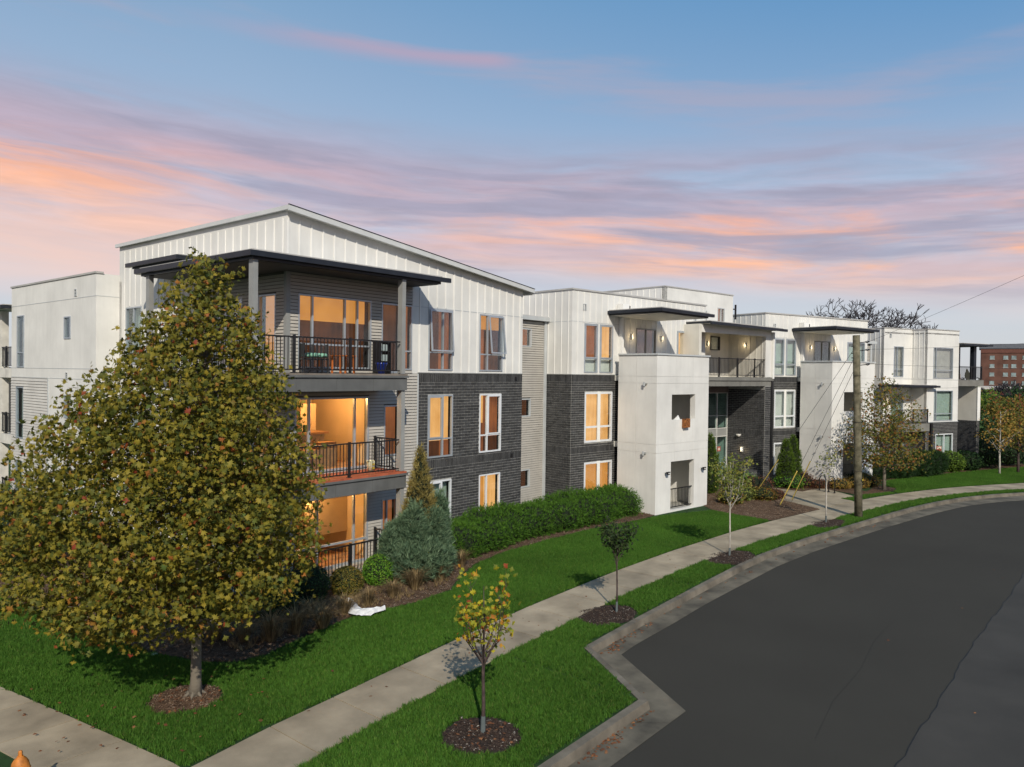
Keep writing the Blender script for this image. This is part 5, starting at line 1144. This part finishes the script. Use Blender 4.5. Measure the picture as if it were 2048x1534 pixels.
mid_tree((44.82, 10.82, zg(44.8)), 'orange and green autumn tree with a pale trunk in front of the far block', pr6, 1.3, 6.1, 1.4, 560, 10, .19, .13, L_ORG, BARK, .085, rg, .3, 60)
pr7 = lambda z: float(np.interp(z, [1.6, 2.5, 3.6, 4.6], [.5, 1.4, 1.3, .4]))
mid_tree((62.38, 7.64, zg(62)), 'slender white-stemmed tree with few yellow leaves at the right edge', pr7, 1.7, 4.6, 1.5, 90, 5, .2, .17, L_YEL, BARKW, .06, rg, .2, 24)
mid_tree((64.2, 6.75, zg(64)), 'orange-leaved tree at the right edge beyond the white-stemmed one', lambda z: float(np.interp(z, [1.6, 2.6, 3.8, 5.2], [.7, 1.7, 1.5, .4])), 1.7, 5.1, 1.7, 200, 8, .2, .17, L_ORG, BARKD, .08, rg, .3, 30)
# woods beyond the far block
for i, (x, y, h, r, lm, lab) in enumerate([(88.7, 13.0, 5.6, 3.0, L_THUJA, 'green leafy tree behind the end balcony'), (94.2, 13.0, 5.0, 3.2, L_BOXD, 'dark green tree behind the white-stemmed tree'), (86, 9.6, 4.9, 2.8, L_ORG, 'rusty leafy tree beyond the far lawn'), (93.8, 8.4, 6.2, 3.4, L_BOXD, 'dark tree at the right edge'), (97.6, 5.5, 7.0, 3.6, L_ORG, 'russet tree partly outside the frame'), (101, 15.5, 5.2, 3.0, L_PALE, 'pale yellow-green tree in front of the brick block'), (80.5, 7.5, 3.4, 2.4, L_YEL, 'yellow leafy tree over the far bushes'), (79, 11.5, 3.2, 2.2, L_BOXD, 'low dark tree right of the end wall')]):
    mid_tree((x, y, -.6), lab, lambda z, h=h, r=r: r*math.sqrt(max(.02, 1-((z-h*.5)/(h*.52))**2)), .3, h, .8, 330, 9, .32, .30, lm, BARKD, .14, rg, .55, 18, group='trees beyond the far block', name='background_tree', tm=LEAF)
def bare_tree(base, H, spread, label, rg, depth=5, r0=.3, fork=.35, bark=None):
    T = thing('bare_tree', base, label, 'tree', 'leafless trees behind the building'); bark = bark or BARKG; tb = MB(); bb = MB()
    tb.tube([(0, 0, 0), (0, 0, H*fork)], [r0*1.2, r0], 8); tb.build('trunk', bark, T)
    def grow(p, d, L_, r, k):
        e = p+d*L_; mid = (p+e)/2+Vector((rg.normal(), rg.normal(), rg.normal()))*L_*.07; bb.tube([p, mid, e], [r, r*.85, r*.62], 4 if k < 3 else 5, cap=False)
        if k == 0: return
        for _ in range(3 if k > 2 else (3 if rg.random() < .6 else 2)):
            nd = (d+Vector((rg.normal(), rg.normal(), rg.normal()*.6))*.62+Vector((0, 0, .10))).normalized(); grow(e, nd, L_*rg.uniform(.62, .85), max(r*.62, .035), k-1)
    for q in range(4):
        a = q*1.57+rg.uniform(-.4, .4); grow(Vector((0, 0, H*fork)), Vector((math.cos(a)*spread, math.sin(a)*spread, 1)).normalized(), H*.165, r0*.5, depth)
    bb.build('branches', bark, T); return T
rg = np.random.default_rng(21)
for (x, y), H, sp, lab in [((98.3, 30.5), 18.4, .85, 'left of the leafless trees showing over the third roof'), ((101.1, 27.2), 20.0, .9, 'tallest leafless tree showing over the roofs'), ((106.3, 25.0), 16.2, .8, 'right of the leafless trees showing over the far roof'), ((109.6, 17.0), 7.2, .5, 'leafless tree seen through the end balcony'), ((107.3, 12.0), 7.8, .55, 'leafless tree in front of the distant brick block')]:
    bare_tree((x, y, -.6), H, sp, lab, rg)

# ---- shrubs
def blob_points(rg, blobs, n, jit=.06, lowcut=-.2):
    """points over the joint surface of ellipsoids (x,y,z,rx,ry,rz)"""
    A = np.array([b[3]*b[5]+b[4]*b[5]+b[3]*b[4] for b in blobs]); A /= A.sum(); P = []; Nn = []
    for i, b in enumerate(blobs):
        k = int(n*A[i]*1.5); d = unit(rg.normal(size=(k, 3))); R_ = np.array(b[3:6]); p = np.array(b[:3])+d*R_*(1+rg.normal(size=(k, 1))*jit); nn = unit(d/R_)
        keep = p[:, 2] > max(0.02, b[2]+lowcut*5)
        for j, c in enumerate(blobs):
            if j != i: keep &= (((p-np.array(c[:3]))/np.array(c[3:6]))**2).sum(1) > .85
        P.append(p[keep]); Nn.append(nn[keep])
    return np.concatenate(P), np.concatenate(Nn)
def core(blobs, parent, s=.86, m=CORE, name='light_block_core'):  # added dark ellipsoids under the leaf shell, there to block light
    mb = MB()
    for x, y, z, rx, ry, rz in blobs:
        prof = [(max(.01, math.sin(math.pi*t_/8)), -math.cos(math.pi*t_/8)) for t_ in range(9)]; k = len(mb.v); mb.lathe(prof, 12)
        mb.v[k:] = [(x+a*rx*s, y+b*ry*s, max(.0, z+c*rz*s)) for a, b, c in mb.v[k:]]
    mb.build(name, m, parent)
def shrub(name, base, blobs, n, size, lm, tm, label, cat, rg, up=.5, rnd=.5, group=None, jit=.06, kind='foliage', extra=None, s=.86):
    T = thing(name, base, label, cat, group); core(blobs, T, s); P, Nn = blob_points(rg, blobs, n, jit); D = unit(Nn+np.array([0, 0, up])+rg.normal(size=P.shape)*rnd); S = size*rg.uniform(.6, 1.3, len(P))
    if tm is PLUME: P = P-D*S[:, None]*.4
    foliage(kind, P, S, D, tm, lm, T, rg)
    if extra: extra(T, P, Nn)
    return T
rg = np.random.default_rng(31)
HB = []
for x in np.arange(17.2, 28.6, .72):
    ty = float(np.interp(x, [17, 20, 23, 26, 28.6], [17.25, 17.45, 17.65, 17.25, 17.35])); HB.append((x-22, ty-17.4+rg.uniform(-.12, .12), .45, .85+rg.uniform(-.1, .15), .80+rg.uniform(-.05, .15), rg.uniform(.56, .70)-.10*(x < 19)))
    HB.append((x-22+.3, ty-17.4+.45, .48, .8, .7, rg.uniform(.60, .80)-.12*(x < 19)-.22*(21.3 < x < 23.6)))
shrub('hedge', (22, 17.4, 0), HB, 42000, .118, L_HEDGE, PLUME, 'long spreading dark green hedge in front of the brick corner and link', 'hedge', rg, .5, .55, jit=.09)
shrub('juniper', (15.25, 16.35, 0), [(0, 0, .58, 1.02, .9, .66), (.05, .1, 1.0, .70, .64, .80), (-.62, .3, .90, .30, .30, .75), (.4, -.3, 1.1, .30, .30, .80), (-.22, -.1, 1.3, .30, .30, .80), (.85, -.05, 1.1, .30, .30, 1.15), (.55, -.35, 1.2, .2, .2, .7), (-.45, .1, 1.2, .2, .2, .6), (-.85, .2, .8, .25, .25, .7)], 11000, .20, L_BLUE, PLUME, 'blue-green juniper at the foot of the golden conifer', 'shrub', rg, .9, .5, jit=.12)
gb = [(0, 0, .6+k*.29, .70*(1-k/11)**.85, .70*(1-k/11)**.85, .55) for k in range(10)]
shrub('golden_conifer', (15.6, 16.6, 0), gb, 5200, .15, L_GOLD, PLUME, 'golden pointed conifer rising from the juniper beside the brick wall', 'tree', rg, 1.1, .5, jit=.12)
def ballbush(base, r, h, lm, label, n=2600, sz=.05, extra=None): return shrub('box_ball', base, [(0, 0, h*.5, r, r, h*.55)], n, sz, lm, LEAF, label, 'shrub', rg, .3, .8, 'clipped box balls by the terrace', .035, extra=extra, s=.93)
ballbush((14.0, 16.55, 0), .46, .80, L_BOX, 'bright green clipped box ball by the fence')
ballbush((12.75, 16.4, 0), .44, .72, L_BOXY, 'yellowing box ball between the green and the dark ones')
ballbush((11.65, 16.6, 0), .55, .95, L_BOXD, 'very dark round bush in the tree shade')
for (x, y, r, h, lm, lab) in [(10.5, 16.3, .5, .8, L_BOXD, 'dark bush behind the sycamore trunk'), (9.3, 17.6, .6, .9, L_BOXD, 'dark bush left of the sycamore trunk'), (8.4, 28.2, 1.3, 2.1, L_BOXD, 'tall dark shrub at the left edge under the wing'), (7.8, 25.5, 1.1, 1.5, L_BOXD, 'dark shrub low at the left edge')]:
    shrub('dark_bush', (x, y, 0), [(0, 0, h*.5, r, r, h*.55)], 1500, .09, lm, LEAF, lab, 'shrub', rg, .3, .8, jit=.08)
for (x, y, h, lab) in [(41.45, 15.0, 2.55, 'left of the two joined narrow thujas by the entrance pier'), (42.05, 14.85, 2.75, 'right of the two joined narrow thujas by the entrance pier'), (36.2, 17.0, 3.0, 'narrow dark thuja between the tower and the entrance')]:
    shrub('thuja', (x, y, 0), [(0, 0, h*.25, .48, .48, h*.27), (0, 0, h*.5, .42, .42, h*.3), (0, 0, h*.75, .25, .25, h*.26)], 1500, .16, L_THUJA, PLUME, lab, 'tree', rg, .9, .4, 'narrow thujas at the entrance', .07)
HB2 = [(x*1.0, -.30*x+rg.uniform(-.1, .1), .7, .85, .7, .75+rg.uniform(-.08, .1)) for x in np.arange(0, 7.6, .75)]
shrub('hedge', (50.4, 12.9, zg(52)), HB2, 5500, .24, L_BOXD, PLUME, 'trimmed dark green hedge in front of the far block', 'hedge', rg, .6, .5)
for (x, y, r, h, lm, lab) in [(61.2, 10.6, 1.0, 1.4, L_THUJA, 'rounded green bush at the foot of the far end wall'), (63.4, 9.9, 1.1, 1.3, L_BOXD, 'dark bush right of the rounded green bush'), (66.3, 9.2, 1.3, 2.2, L_BOXD, 'tall grey-green bush behind the white-stemmed tree'), (69, 8, 1.5, 2.4, L_BOXD, 'dark bush at the right end of the far bed'), (72, 6.2, 1.6, 2.6, L_BOXD, 'dark bush under the orange tree'), (76, 4.5, 2.0, 3.0, L_BOXD, 'large dark bush at the frame edge')]:
    shrub('bush', (x, y, -.6), [(0, 0, h*.5, r, r, h*.55)], 1500, .16, lm, LEAF, lab, 'shrub', rg, .3, .8, 'bushes at the far end', .07)
for (x, y, r, h, lm, nm, lab) in [(41.35, 14.75, .75, .78, L_BOX, 'boxwood', 'clipped green block at the foot of the joined thujas'), (42.1, 14.3, .55, .9, L_RED, 'shrub', 'orange-red shrub beside the clipped block'), (38.6, 15.9, .5, .9, L_BOX, 'shrub', 'bright green bush left of the brick plinth'), (37.9, 15.1, .7, .9, L_RED, 'shrub', 'purple-red shrub on the walk edge'), (35.2, 15.0, .7, .8, L_PALE, 'shrub', 'yellow-green shrub right of the tower foot'), (36.2, 14.2, .6, .6, L_ORG, 'shrub', 'orange-green low shrub in the entrance bed'), (34.0, 14.9, .6, .7, L_ORG, 'shrub', 'low shrub nearest the tower in the entrance bed'), (36.9, 13.9, .45, .5, L_RED, 'shrub', 'dark red low shrub at the bed tip'), (43.4, 12.8, .6, .55, L_YEL, 'shrub', 'yellow-orange low shrub right of the bike rack'), (44.6, 12.2, .6, .6, L_YEL, 'shrub', 'yellow low shrub left of the pale trunk'), (45.9, 12.0, .7, .7, L_ORG, 'shrub', 'rusty low shrub below the hedge'), (42.6, 13.6, .5, .5, L_RED, 'shrub', 'dark red low shrub behind the bike rack'), (46.9, 12.6, .7, .8, L_BOXD, 'shrub', 'dark low shrub by the hedge end')]:
    shrub(nm, (x, y, zg(x)), [(0, 0, h*.45, r, r, h*.5), (r*.4, -r*.3, h*.35, r*.6, r*.6, h*.4)], 1000, .085, lm, LEAF, lab, 'shrub', rg, .4, .9, 'low shrubs of the entrance beds', .16)
# ornamental grasses
def tuft(rg, h, r, n=340):
    V = []; F = []
    for i in range(n):
        a = rg.uniform(0, 6.28); d = rg.uniform(0, .08); o = np.array([d*np.cos(a), d*np.sin(a), 0]); l = rg.uniform(.25, 1)*r; hh = h*rg.uniform(.6, 1.1); w = np.array([-np.sin(a), np.cos(a), 0])*.0035; D = np.array([np.cos(a), np.sin(a), 0]); k = len(V)
        V += [o-w, o+w, o+D*l*.35+np.array([0, 0, hh*.7])+w, o+D*l*.35+np.array([0, 0, hh*.7])-w, o+D*l+np.array([0, 0, hh*rg.uniform(.6, 1)])]; F += [(k, k+1, k+2), (k, k+2, k+3), (k+3, k+2, k+4)]
    return np_mesh('blades', V, F, 3, L_STRAW)
TM = [tuft(rg, .52, .50), tuft(rg, .42, .48), tuft(rg, .5, .42, 260)]
places = ['in the sunny bed behind the white sheet', 'left of the white sheet', 'at the bed edge in the tree shade', 'between the yellow and bright box balls', 'in front of the bright box ball', 'in front of the juniper', 'right of the juniper foot', 'nearest the hedge start', 'behind the bed edge, right of the trunk', 'just right of the sycamore trunk', 'left of the sycamore trunk', 'under the sycamore crown', 'below the blue-green juniper', 'between the dark and yellow bushes']
for (x, y), lab in zip([(11.72, 15.13), (10.68, 14.62), (10.07, 14.8), (12.51, 15.2), (13.41, 15.3), (14.32, 15.4), (15.39, 15.5), (16.94, 16.15), (9.44, 14.8), (9.01, 15.2), (8.66, 15.8), (9.67, 16.2), (14.54, 15.75), (10.98, 15.55)], places):
    o = thing('ornamental_grass', (x, y, 0), 'tawny grass tuft '+lab, 'ornamental grass', 'dry ornamental grasses in the mulch bed'); b = bpy.data.objects.new('blades', TM[rg.integers(3)]); COL.objects.link(b); b.parent = o; b['kind'] = 'stuff'; b.rotation_euler = (0, 0, rg.uniform(0, 6)); b.scale = (rg.uniform(1.05, 1.45),)*3
# loose ground growth in the bed
def tiny(seed):
    r_ = np.random.default_rng(seed); V = []; F = []
    for i in range(14):
        a = r_.uniform(0, 6.28); l = r_.uniform(.03, .10); h = r_.uniform(.05, .2); k = len(V); w = .004; V += [(-w, 0, 0), (w, 0, 0), (l*math.cos(a), l*math.sin(a), h)]; F += [(k, k+1, k+2)]
    return np_mesh('dry_stems', V, F, 3, L_STRAW)
o = poly('dry_stems', [(8.6, 14.6), (10.2, 14.8), (13.5, 14.9), (15.2, 15.1), (17.2, 16.3), (17.0, 16.9), (14, 16.2), (9, 16.5), (7.6, 17)], MULCH, .012, 'stuff'); scatter('dry_stems', o, [tiny(1), tiny(2)], 34)

# ================================================================ street things
# utility pole
PB_ = (34.54, 9.33, zg(34.5)); T = thing('utility_pole', PB_, 'weathered greenish wooden utility pole between pavement and kerb', 'utility pole')
POLEM = mat('pole_wood', (.125, .115, .070), .95, .35, 4, bump=.8, bscale=18, col2=(.20, .18, .12), streak=.4)
mb = MB(); lx, ly = -.16, .19
mb.tube([(lx*t_, ly*t_, 7.95*t_-.1) for t_ in (0, .33, .66, 1)], [.165, .158, .150, .145], 14); mb.build('pole', POLEM, T, smooth=True)
def pp(z): return Vector((lx*z/7.95, ly*z/7.95, z))
mb = MB()
for z in (2.0, 4.1, 6.1): mb.tube([tuple(pp(z)), tuple(pp(z+.02))], [.168, .168], 12)
mb.build('band', BLACK, T)
ins = MB(); 
for z, d in ((7.52, 1), (7.18, 1), (6.55, 1)):
    c = pp(z); a = c+Vector((.30, -.36, .05)); ins.tube([tuple(c), tuple(a)], [.02, .02], 6); ins.tube([tuple(a-Vector((.05, -.06, 0))), tuple(a), tuple(a+Vector((.06, -.07, .02)))], [.03, .05, .02], 8)
for z in (7.4, 7.1, 6.9): c = pp(z); ins.tube([tuple(c), tuple(c+Vector((-.14, .17, -.03)))], [.03, .02], 6)
ins.build('insulator', BLACK, T)
tg = MB(); tg.box(-.16, -.02, -.175, -.165, 1.62, 1.68, mat('yellow_tag', (.6, .45, .05))); tg.build('tag', MATS['yellow_tag'], T)
WIRE = mat('wire', (.03, .03, .032), .6)
def wire(a, b, sag, label, r=.0055, cat='wire', name='overhead_wire', group='overhead wires from the pole'):
    a, b = Vector(a), Vector(b); n = 14; mb = MB(); pts = [a.lerp(b, i/n)+Vector((0, 0, -sag*4*(i/n)*(1-i/n)))-a for i in range(n+1)]; mb.tube(pts, r, 5)
    o = bpy.data.objects.new(name, mb.mesh(name, WIRE)); o.location = a; COL.objects.link(o); tag(o, label, cat, group); return o
top = Vector(PB_)
wire(top+pp(7.52)+Vector((.36, -.43, .07)), (31.7, 1.1, 10.7), .05, 'wire rising steeply to the upper right corner')
wire(top+pp(7.18)+Vector((.36, -.43, .07)), (38.6, -1.0, 7.95), .12, 'upper level wire running right across the sky')
wire(top+pp(6.55)+Vector((.36, -.43, .07)), (60, -12, 6.9), .25, 'second level wire running right below the upper one')
wire((45.8, 15.2, 6.05), (75, -3, 6.1), .15, 'thin low cable passing behind the pole across the tower', .005); wire((34.4, 9.5, 5.6), (60, 2, 6.1), .2, 'lowest cable running right from the pole', .005)
YEL = mat('yellow_guard', (.60, .46, .10), .6)
for (bx, by), z, t0, t1, lab in [((37.12, 15.02), 7.4, .0, .27, 'left yellow guard tube on the guy wire by the plinth'), ((35.26, 13.0), 7.1, .0, .24, 'middle yellow guy guard standing in the mulch tip'), ((36.48, 12.93), 6.6, .02, .30, 'right yellow guy guard on the plaza edge')]:
    a = Vector((bx, by, 0)); b = Vector(PB_)+pp(z); T = thing('guy_wire', tuple(a), lab, 'guy wire', 'guy wires of the pole'); mb = MB(); mb.tube([(0, 0, -.05), tuple(b-a)], .009, 5); mb.build('cable', WIRE, T)
    mb = MB(); d = b-a; mb.tube([tuple(d*t0), tuple(d*(t0+t1)/1)], [.026, .026], 8); mb.build('guard', YEL, T)
# bike rack hoops
for (ax, ay), (bx, by), lab in [((41.35, 13.15), (41.22, 12.80), 'left black bike rack hoop'), ((41.15, 12.62), (40.93, 12.26), 'right black bike rack hoop')]:
    c = Vector(((ax+bx)/2, (ay+by)/2, 0)); h = (Vector((bx, by, 0))-c); r = h.length; T = thing('bike_rack', tuple(c), lab+' on the plaza edge', 'bike rack', 'bike rack hoops'); mb = MB()
    mb.tube([tuple(-h)]+[tuple(-h*math.cos(a)+Vector((0, 0, .62+r*math.sin(a)))) for a in np.linspace(0, math.pi, 11)]+[tuple(h)], .028, 8); mb.build('hoop', BLACK, T, smooth=True)
    mb = MB(); [mb.tube([tuple(q), tuple(q+Vector((0, 0, .015)))], [.07, .07], 10) for q in (-h, h)]; mb.v = [(x, y, z+.012) for x, y, z in mb.v]; mb.build('foot_plate', BLACK, T, kind='stuff')
# hydrant
HY = mat('hydrant_orange', (.50, .17, .025), .6, .3, 9, spec=.4); T = thing('fire_hydrant', (3.62, 11.79, 0), 'orange fire hydrant at the lower left corner', 'fire hydrant')
mb = MB(); mb.lathe([(.0, 0), (.15, 0), (.15, .03), (.11, .05), (.10, .1), (.095, .42), (.12, .44), (.12, .48), (.10, .50)], 18); mb.build('barrel', HY, T, smooth=False)
mb = MB(); mb.lathe([(.125, .48), (.128, .51), (.115, .53), (.105, .59), (.075, .64), (.045, .665), (.04, .68), (.0, .68)], 18); mb.build('bonnet', HY, T, smooth=True)
mb = MB(); mb.lathe([(.03, .67), (.028, .74), (.018, .755), (0, .755)], 5); mb.build('operating_nut', HY, T)
for d in ((1, 0), (-1, 0), (0, -1)):
    r = .055 if d[0] else .075; mb = MB(); mb.tube([(d[0]*.08, d[1]*.08, .36), (d[0]*.15, d[1]*.15, .36), (d[0]*.155, d[1]*.155, .36), (d[0]*.19, d[1]*.19, .36)], [r*.8, r*.8, r*1.1, r*1.05], 10); mb.build('nozzle_cap', HY, T)
# white sheet in the bed
mb = MB(); rg2 = np.random.default_rng(4); cs = [Vector(p) for p in [(12.22, 15.65), (12.15, 15.4), (11.95, 15.08), (11.80, 14.74), (11.95, 14.55), (12.4, 14.42)]]; ws = [.07, .09, .15, .22, .16, .04]
nx = 22; ny = 8; k = 0
for i in range(nx):
    t_ = i/(nx-1)*(len(cs)-1); q = int(min(t_, len(cs)-2)); f_ = t_-q; c = cs[q].lerp(cs[q+1], f_); w = ws[q]+(ws[q+1]-ws[q])*f_; d = (cs[q+1]-cs[q]).normalized(); n_ = Vector((-d.y, d.x))
    for j in range(ny): v = (j/(ny-1)-.5)*2; p = c+n_*w*v; mb.v.append((p.x-12, p.y-14.9, .09+max(0, .10*(1-v*v))+rg2.uniform(-.02, .03)))
for i in range(nx-1):
    for j in range(ny-1): a = i*ny+j; mb.f.append((a, a+1, a+ny+1, a+ny)); mb.mi.append(0)
o = bpy.data.objects.new('fabric_sheet', mb.mesh('fabric_sheet', mat('white_fabric', (.62, .62, .62), .8, .15, 8))); o.location = (12, 14.9, 0); COL.objects.link(o); tag(o, 'crumpled white landscape fabric sheet in the mulch bed', 'fabric')
mb = MB(); mb.lathe([(0, .02), (.07, .02), (.08, .0)], 12); o = bpy.data.objects.new('valve_cover', mb.mesh('valve_cover', mat('pale_green_plastic', (.35, .5, .42)))); o.location = (7.35, 15.9, .01); COL.objects.link(o); tag(o, 'small pale green valve cover at the mulch edge left of the tree', 'cover')

# balcony things
Z3 = 5.97
def chair(loc, rot, label, fm, cm, name='chair', cat='chair'):
    T = thing(name, loc, label, cat); T.rotation_euler = (0, 0, rot)
    for x in (-.25, .25):
        for y in (-.25, .25): mb = MB(); mb.box(x-.02, x+.02, y-.02, y+.02, 0, .42 if y < 0 else .85); mb.build('leg', fm, T)
    mb = MB(); mb.box(-.27, .27, -.27, .27, .38, .42); mb.build('seat', fm, T)
    for k in range(4): mb = MB(); mb.box(-.22+k*.13, -.16+k*.13, .225, .245, .45, .84); mb.build('back_slat', fm, T)
    if cm: mb = MB(); mb.lathe([(0, -.05), (.2, -.05), (.26, 0), (.2, .07), (0, .08)], 12, None, (0, 0, .5)); mb.build('cushion', cm, T, smooth=True)
    return T
GC = mat('mint_cushion', (.25, .50, .36)); chair((12.75, 18.1, Z3), 1.2, 'dark chair with a mint cushion at the left of the top balcony', BLACK, GC); chair((13.2, 18.35, Z3), -.6, 'second dark chair with a mint cushion beside the orange table', BLACK, GC)
OW = mat('orange_wood', (.50, .14, .03), .6); T = thing('side_table', (13.75, 17.95, Z3), 'slatted orange wooden side table on the top balcony', 'table')
for x in (-.24, .24):
    for y in (-.2, .2): mb = MB(); mb.box(x-.025, x+.025, y-.025, y+.025, 0, .5); mb.build('leg', OW, T)
for k in range(5): mb = MB(); mb.box(-.28+k*.115, -.18+k*.115, -.25, .25, .5, .53); mb.build('slat', OW, T)
T = thing('flower_pot', (15.15, 17.9, Z3), 'glazed blue flower pot by the balcony column', 'flower pot'); mb = MB(); mb.lathe([(0, 0), (.11, 0), (.17, .28), (.19, .30), (.19, .34), (.15, .34), (.14, .28), (0, .26)], 16); mb.build('pot', mat('blue_glaze', (.01, .03, .22), .2, spec=.6), T, smooth=True)
T = thing('storage_cabinet', (15.55, 18.35, Z3), 'tall black storage shelf at the right end of the top balcony', 'shelf')
for x in (-.2, .2): mb = MB(); mb.box(x-.02, x+.02, -.18, .18, 0, 1.02); mb.build('side_panel', BLACK, T)
for z in (.05, .38, .70, 1.0): mb = MB(); mb.box(-.18, .18, -.18, .18, z-.015, z+.015); mb.build('shelf_board', BLACK, T)
for z in (.4, .72): mb = MB(); mb.box(-.15, .15, -.12, .12, z, z+.2); mb.build('storage_box', mat('pale_box', (.3, .36, .36)), T)
T = thing('plant_pot', (15.1, 18.3, 2.98), 'yellow and white patterned pot on the red balcony deck', 'flower pot'); mb = MB(); mb.lathe([(0, 0), (.11, 0), (.14, .3), (.125, .3), (.12, .26), (0, .25)], 14); mb.build('pot', mat('pot_white', (.7, .68, .45)), T, smooth=True); mb = MB(); [mb.box(-.03+.0, .03, -.145, -.12, z, z+.06, MATS['yellow_tag']) for z in (.05, .17)]; mb.build('pattern', MATS['yellow_tag'], T, kind='stuff')
chair(fD(4.6, .9, 5.97), -.4, 'wooden chair on the far end balcony', mat('tan_wood', (.32, .22, .13)), None)
ftB = fB.sub(2.67, -2.52, 0)
T = thing('planter_box', ftB(2.1, -.08, 3.98), 'small rusty brown box hung on the sill of the tower opening', 'box'); T.rotation_euler = (0, 0, ftB.a); RB = mat('rusty_box', (.25, .09, .025), .8, .5, 12)
mb = MB(); mb.box(-.2, .2, -.1, .06, -.28, .12); mb.build('box', RB, T); mb = MB(); mb.box(-.18, -.14, -.12, .3, .10, .125); mb.build('bracket', BLACK, T)
T = thing('cloth', ftB(1.75, .12, 4.06), 'white folded cloth on the sill of the tower opening', 'cloth'); mb = MB(); mb.add([(-.22, -.06, 0), (.12, -.06, 0), (.05, 0, .2), (-.22, .08, 0), (.12, .08, 0)], [(0, 1, 2), (1, 4, 2), (4, 3, 2), (3, 0, 2), (0, 3, 4, 1)]); mb.build('fold', WHITE2, T)

# ---- distant brick block and low house
BK = mat('red_brick_far', (.125, .062, .045), .9, .25, .3); T = thing('brick_apartment_block', (282, 17.5, -2), 'distant red brick apartment block behind the end balcony', 'building'); fX = Fr((268.5-282, 38.2-17.5), -81)
mb = MB(); mb.box(0, 60, 0, 14, 0, 17.2, BK, fX); mb.build('wall', BK, T); mb = MB(); mb.box(-.4, 60.4, -.4, 14.4, 17.2, 18.6, mat('far_roof', (.12, .13, .15)), fX); mb.box(-.2, 60, -.2, 0, 15.9, 17.1, mat('far_band', (.13, .055, .04)), fX); mb.build('roof', MATS['far_roof'], T)
FG = mat('far_glass', (.22, .28, .28), .2, .3, 1)
for r in range(6):
    for c in range(14):
        s = 2.2+c*2.75+(.7 if c % 3 == 1 else 0); z = 1.3+r*2.55
        mb = MB(); mb.box(s, s+1.2, -.12, -.02, z, z+1.0, FG, fX); w = mb.build('window', FG, T); mb = MB(); mb.box(s-.1, s+1.3, -.2, -.02, z-.16, z-.02, ROOF, fX); mb.build('sill', ROOF, w)
T = thing('low_brick_house', (135.5, 17.4, -.6), 'low red brick house below the distant block', 'house'); fY = Fr((-2.5, 4), -60)
mb = MB(); mb.box(0, 9, 0, 6, 0, 5.0, mat('red_brick_low', (.22, .05, .035), .9), fY); mb.build('wall', MATS['red_brick_low'], T); mb = MB(); mb.box(-.2, 9.2, -.2, 6.2, 5.0, 5.5, ROOF, fY); mb.build('roof', ROOF, T)
for s in (1.5, 4, 6.5): mb = MB(); mb.box(s, s+1.2, -.05, -.01, 1.5, 2.8, FG, fY); mb.build('window', FG, T)
# far woodland on the horizon
rg = np.random.default_rng(77); P = []
for i in range(5200):
    a = rg.uniform(0, 2*np.pi); r = rg.uniform(330, 420); h = 5+3*math.sin(a*9)+2*math.sin(a*23); P.append((40+r*math.cos(a), 10+r*math.sin(a), rg.uniform(-1, max(h, 2))))
P = np.array(P); foliage('distant_woodland', P, rg.uniform(5, 9, len(P)), unit(rg.normal(size=P.shape)), LEAF, mat('far_wood', (.05, .05, .035), .9, .3, .02), None, rg)

# ---- fallen leaves
FLM = leafmat('fallen_leaf', [(0, (.10, .04, .02)), (.5, (.20, .075, .03)), (1, (.30, .14, .06))], .8, .1)
Pl = []; rg = np.random.default_rng(9)
def drop(a, b, n, w, z):
    for _ in range(n):
        t_ = rg.beta(1, 1); p = Vector(a).lerp(Vector(b), t_); Pl.append((p.x+rg.normal()*w, p.y+rg.normal()*w, z+rg.uniform(.004, .02)))
drop((13.95, 9.1), (16.8, 9.3), 55, .07, -.145); drop((14.3, 9.0), (15.0, 9.2), 35, .08, -.145); drop((12.5, 6.95), (13.7, 8.8), 16, .07, -.145); drop((9.2, 6.75), (12.4, 6.85), 55, .06, -.145); drop((10.2, 6.7), (11.2, 6.75), 30, .09, -.145); drop((29, 9.15), (36, 8.3), 60, .10, -.14); drop((17, 9.4), (29, 9.4), 35, .06, -.145)
for _ in range(26): x = rg.uniform(6, 24); y = rg.uniform(interp(WN, x), interp(WF, x)); Pl.append((x, y, .02))
for _ in range(14): y = rg.uniform(10, 17); Pl.append((rg.uniform(LNx(y), LFx(y)), y, .02))
for _ in range(26): Pl.append((rg.uniform(14, 40), rg.uniform(-2, 5), -.14))
for _ in range(70): a = rg.uniform(0, 6.28); r = rg.uniform(.6, 3.4); Pl.append((6.4+r*math.cos(a), 13.2+r*math.sin(a), .07)) if r < 2.2 or rg.random() < .4 else None
for _ in range(40): a = rg.uniform(0, 6.28); r = rg.uniform(.1, .6); Pl.append((6.75+r*math.cos(a), 13.35+r*math.sin(a), .035))
for _ in range(50): a = rg.uniform(0, 6.28); r = rg.uniform(.1, .65); Pl.append((9.3+r*math.cos(a), 8.35+r*math.sin(a), .035))
Pl = np.array(Pl); Nn = unit(rg.normal(size=Pl.shape)*.25+np.array([0, 0, 1])); foliage('fallen_leaves', Pl, rg.uniform(.05, .095, len(Pl)), Nn, MAPLE, FLM, None, rg)
finish_pieces()
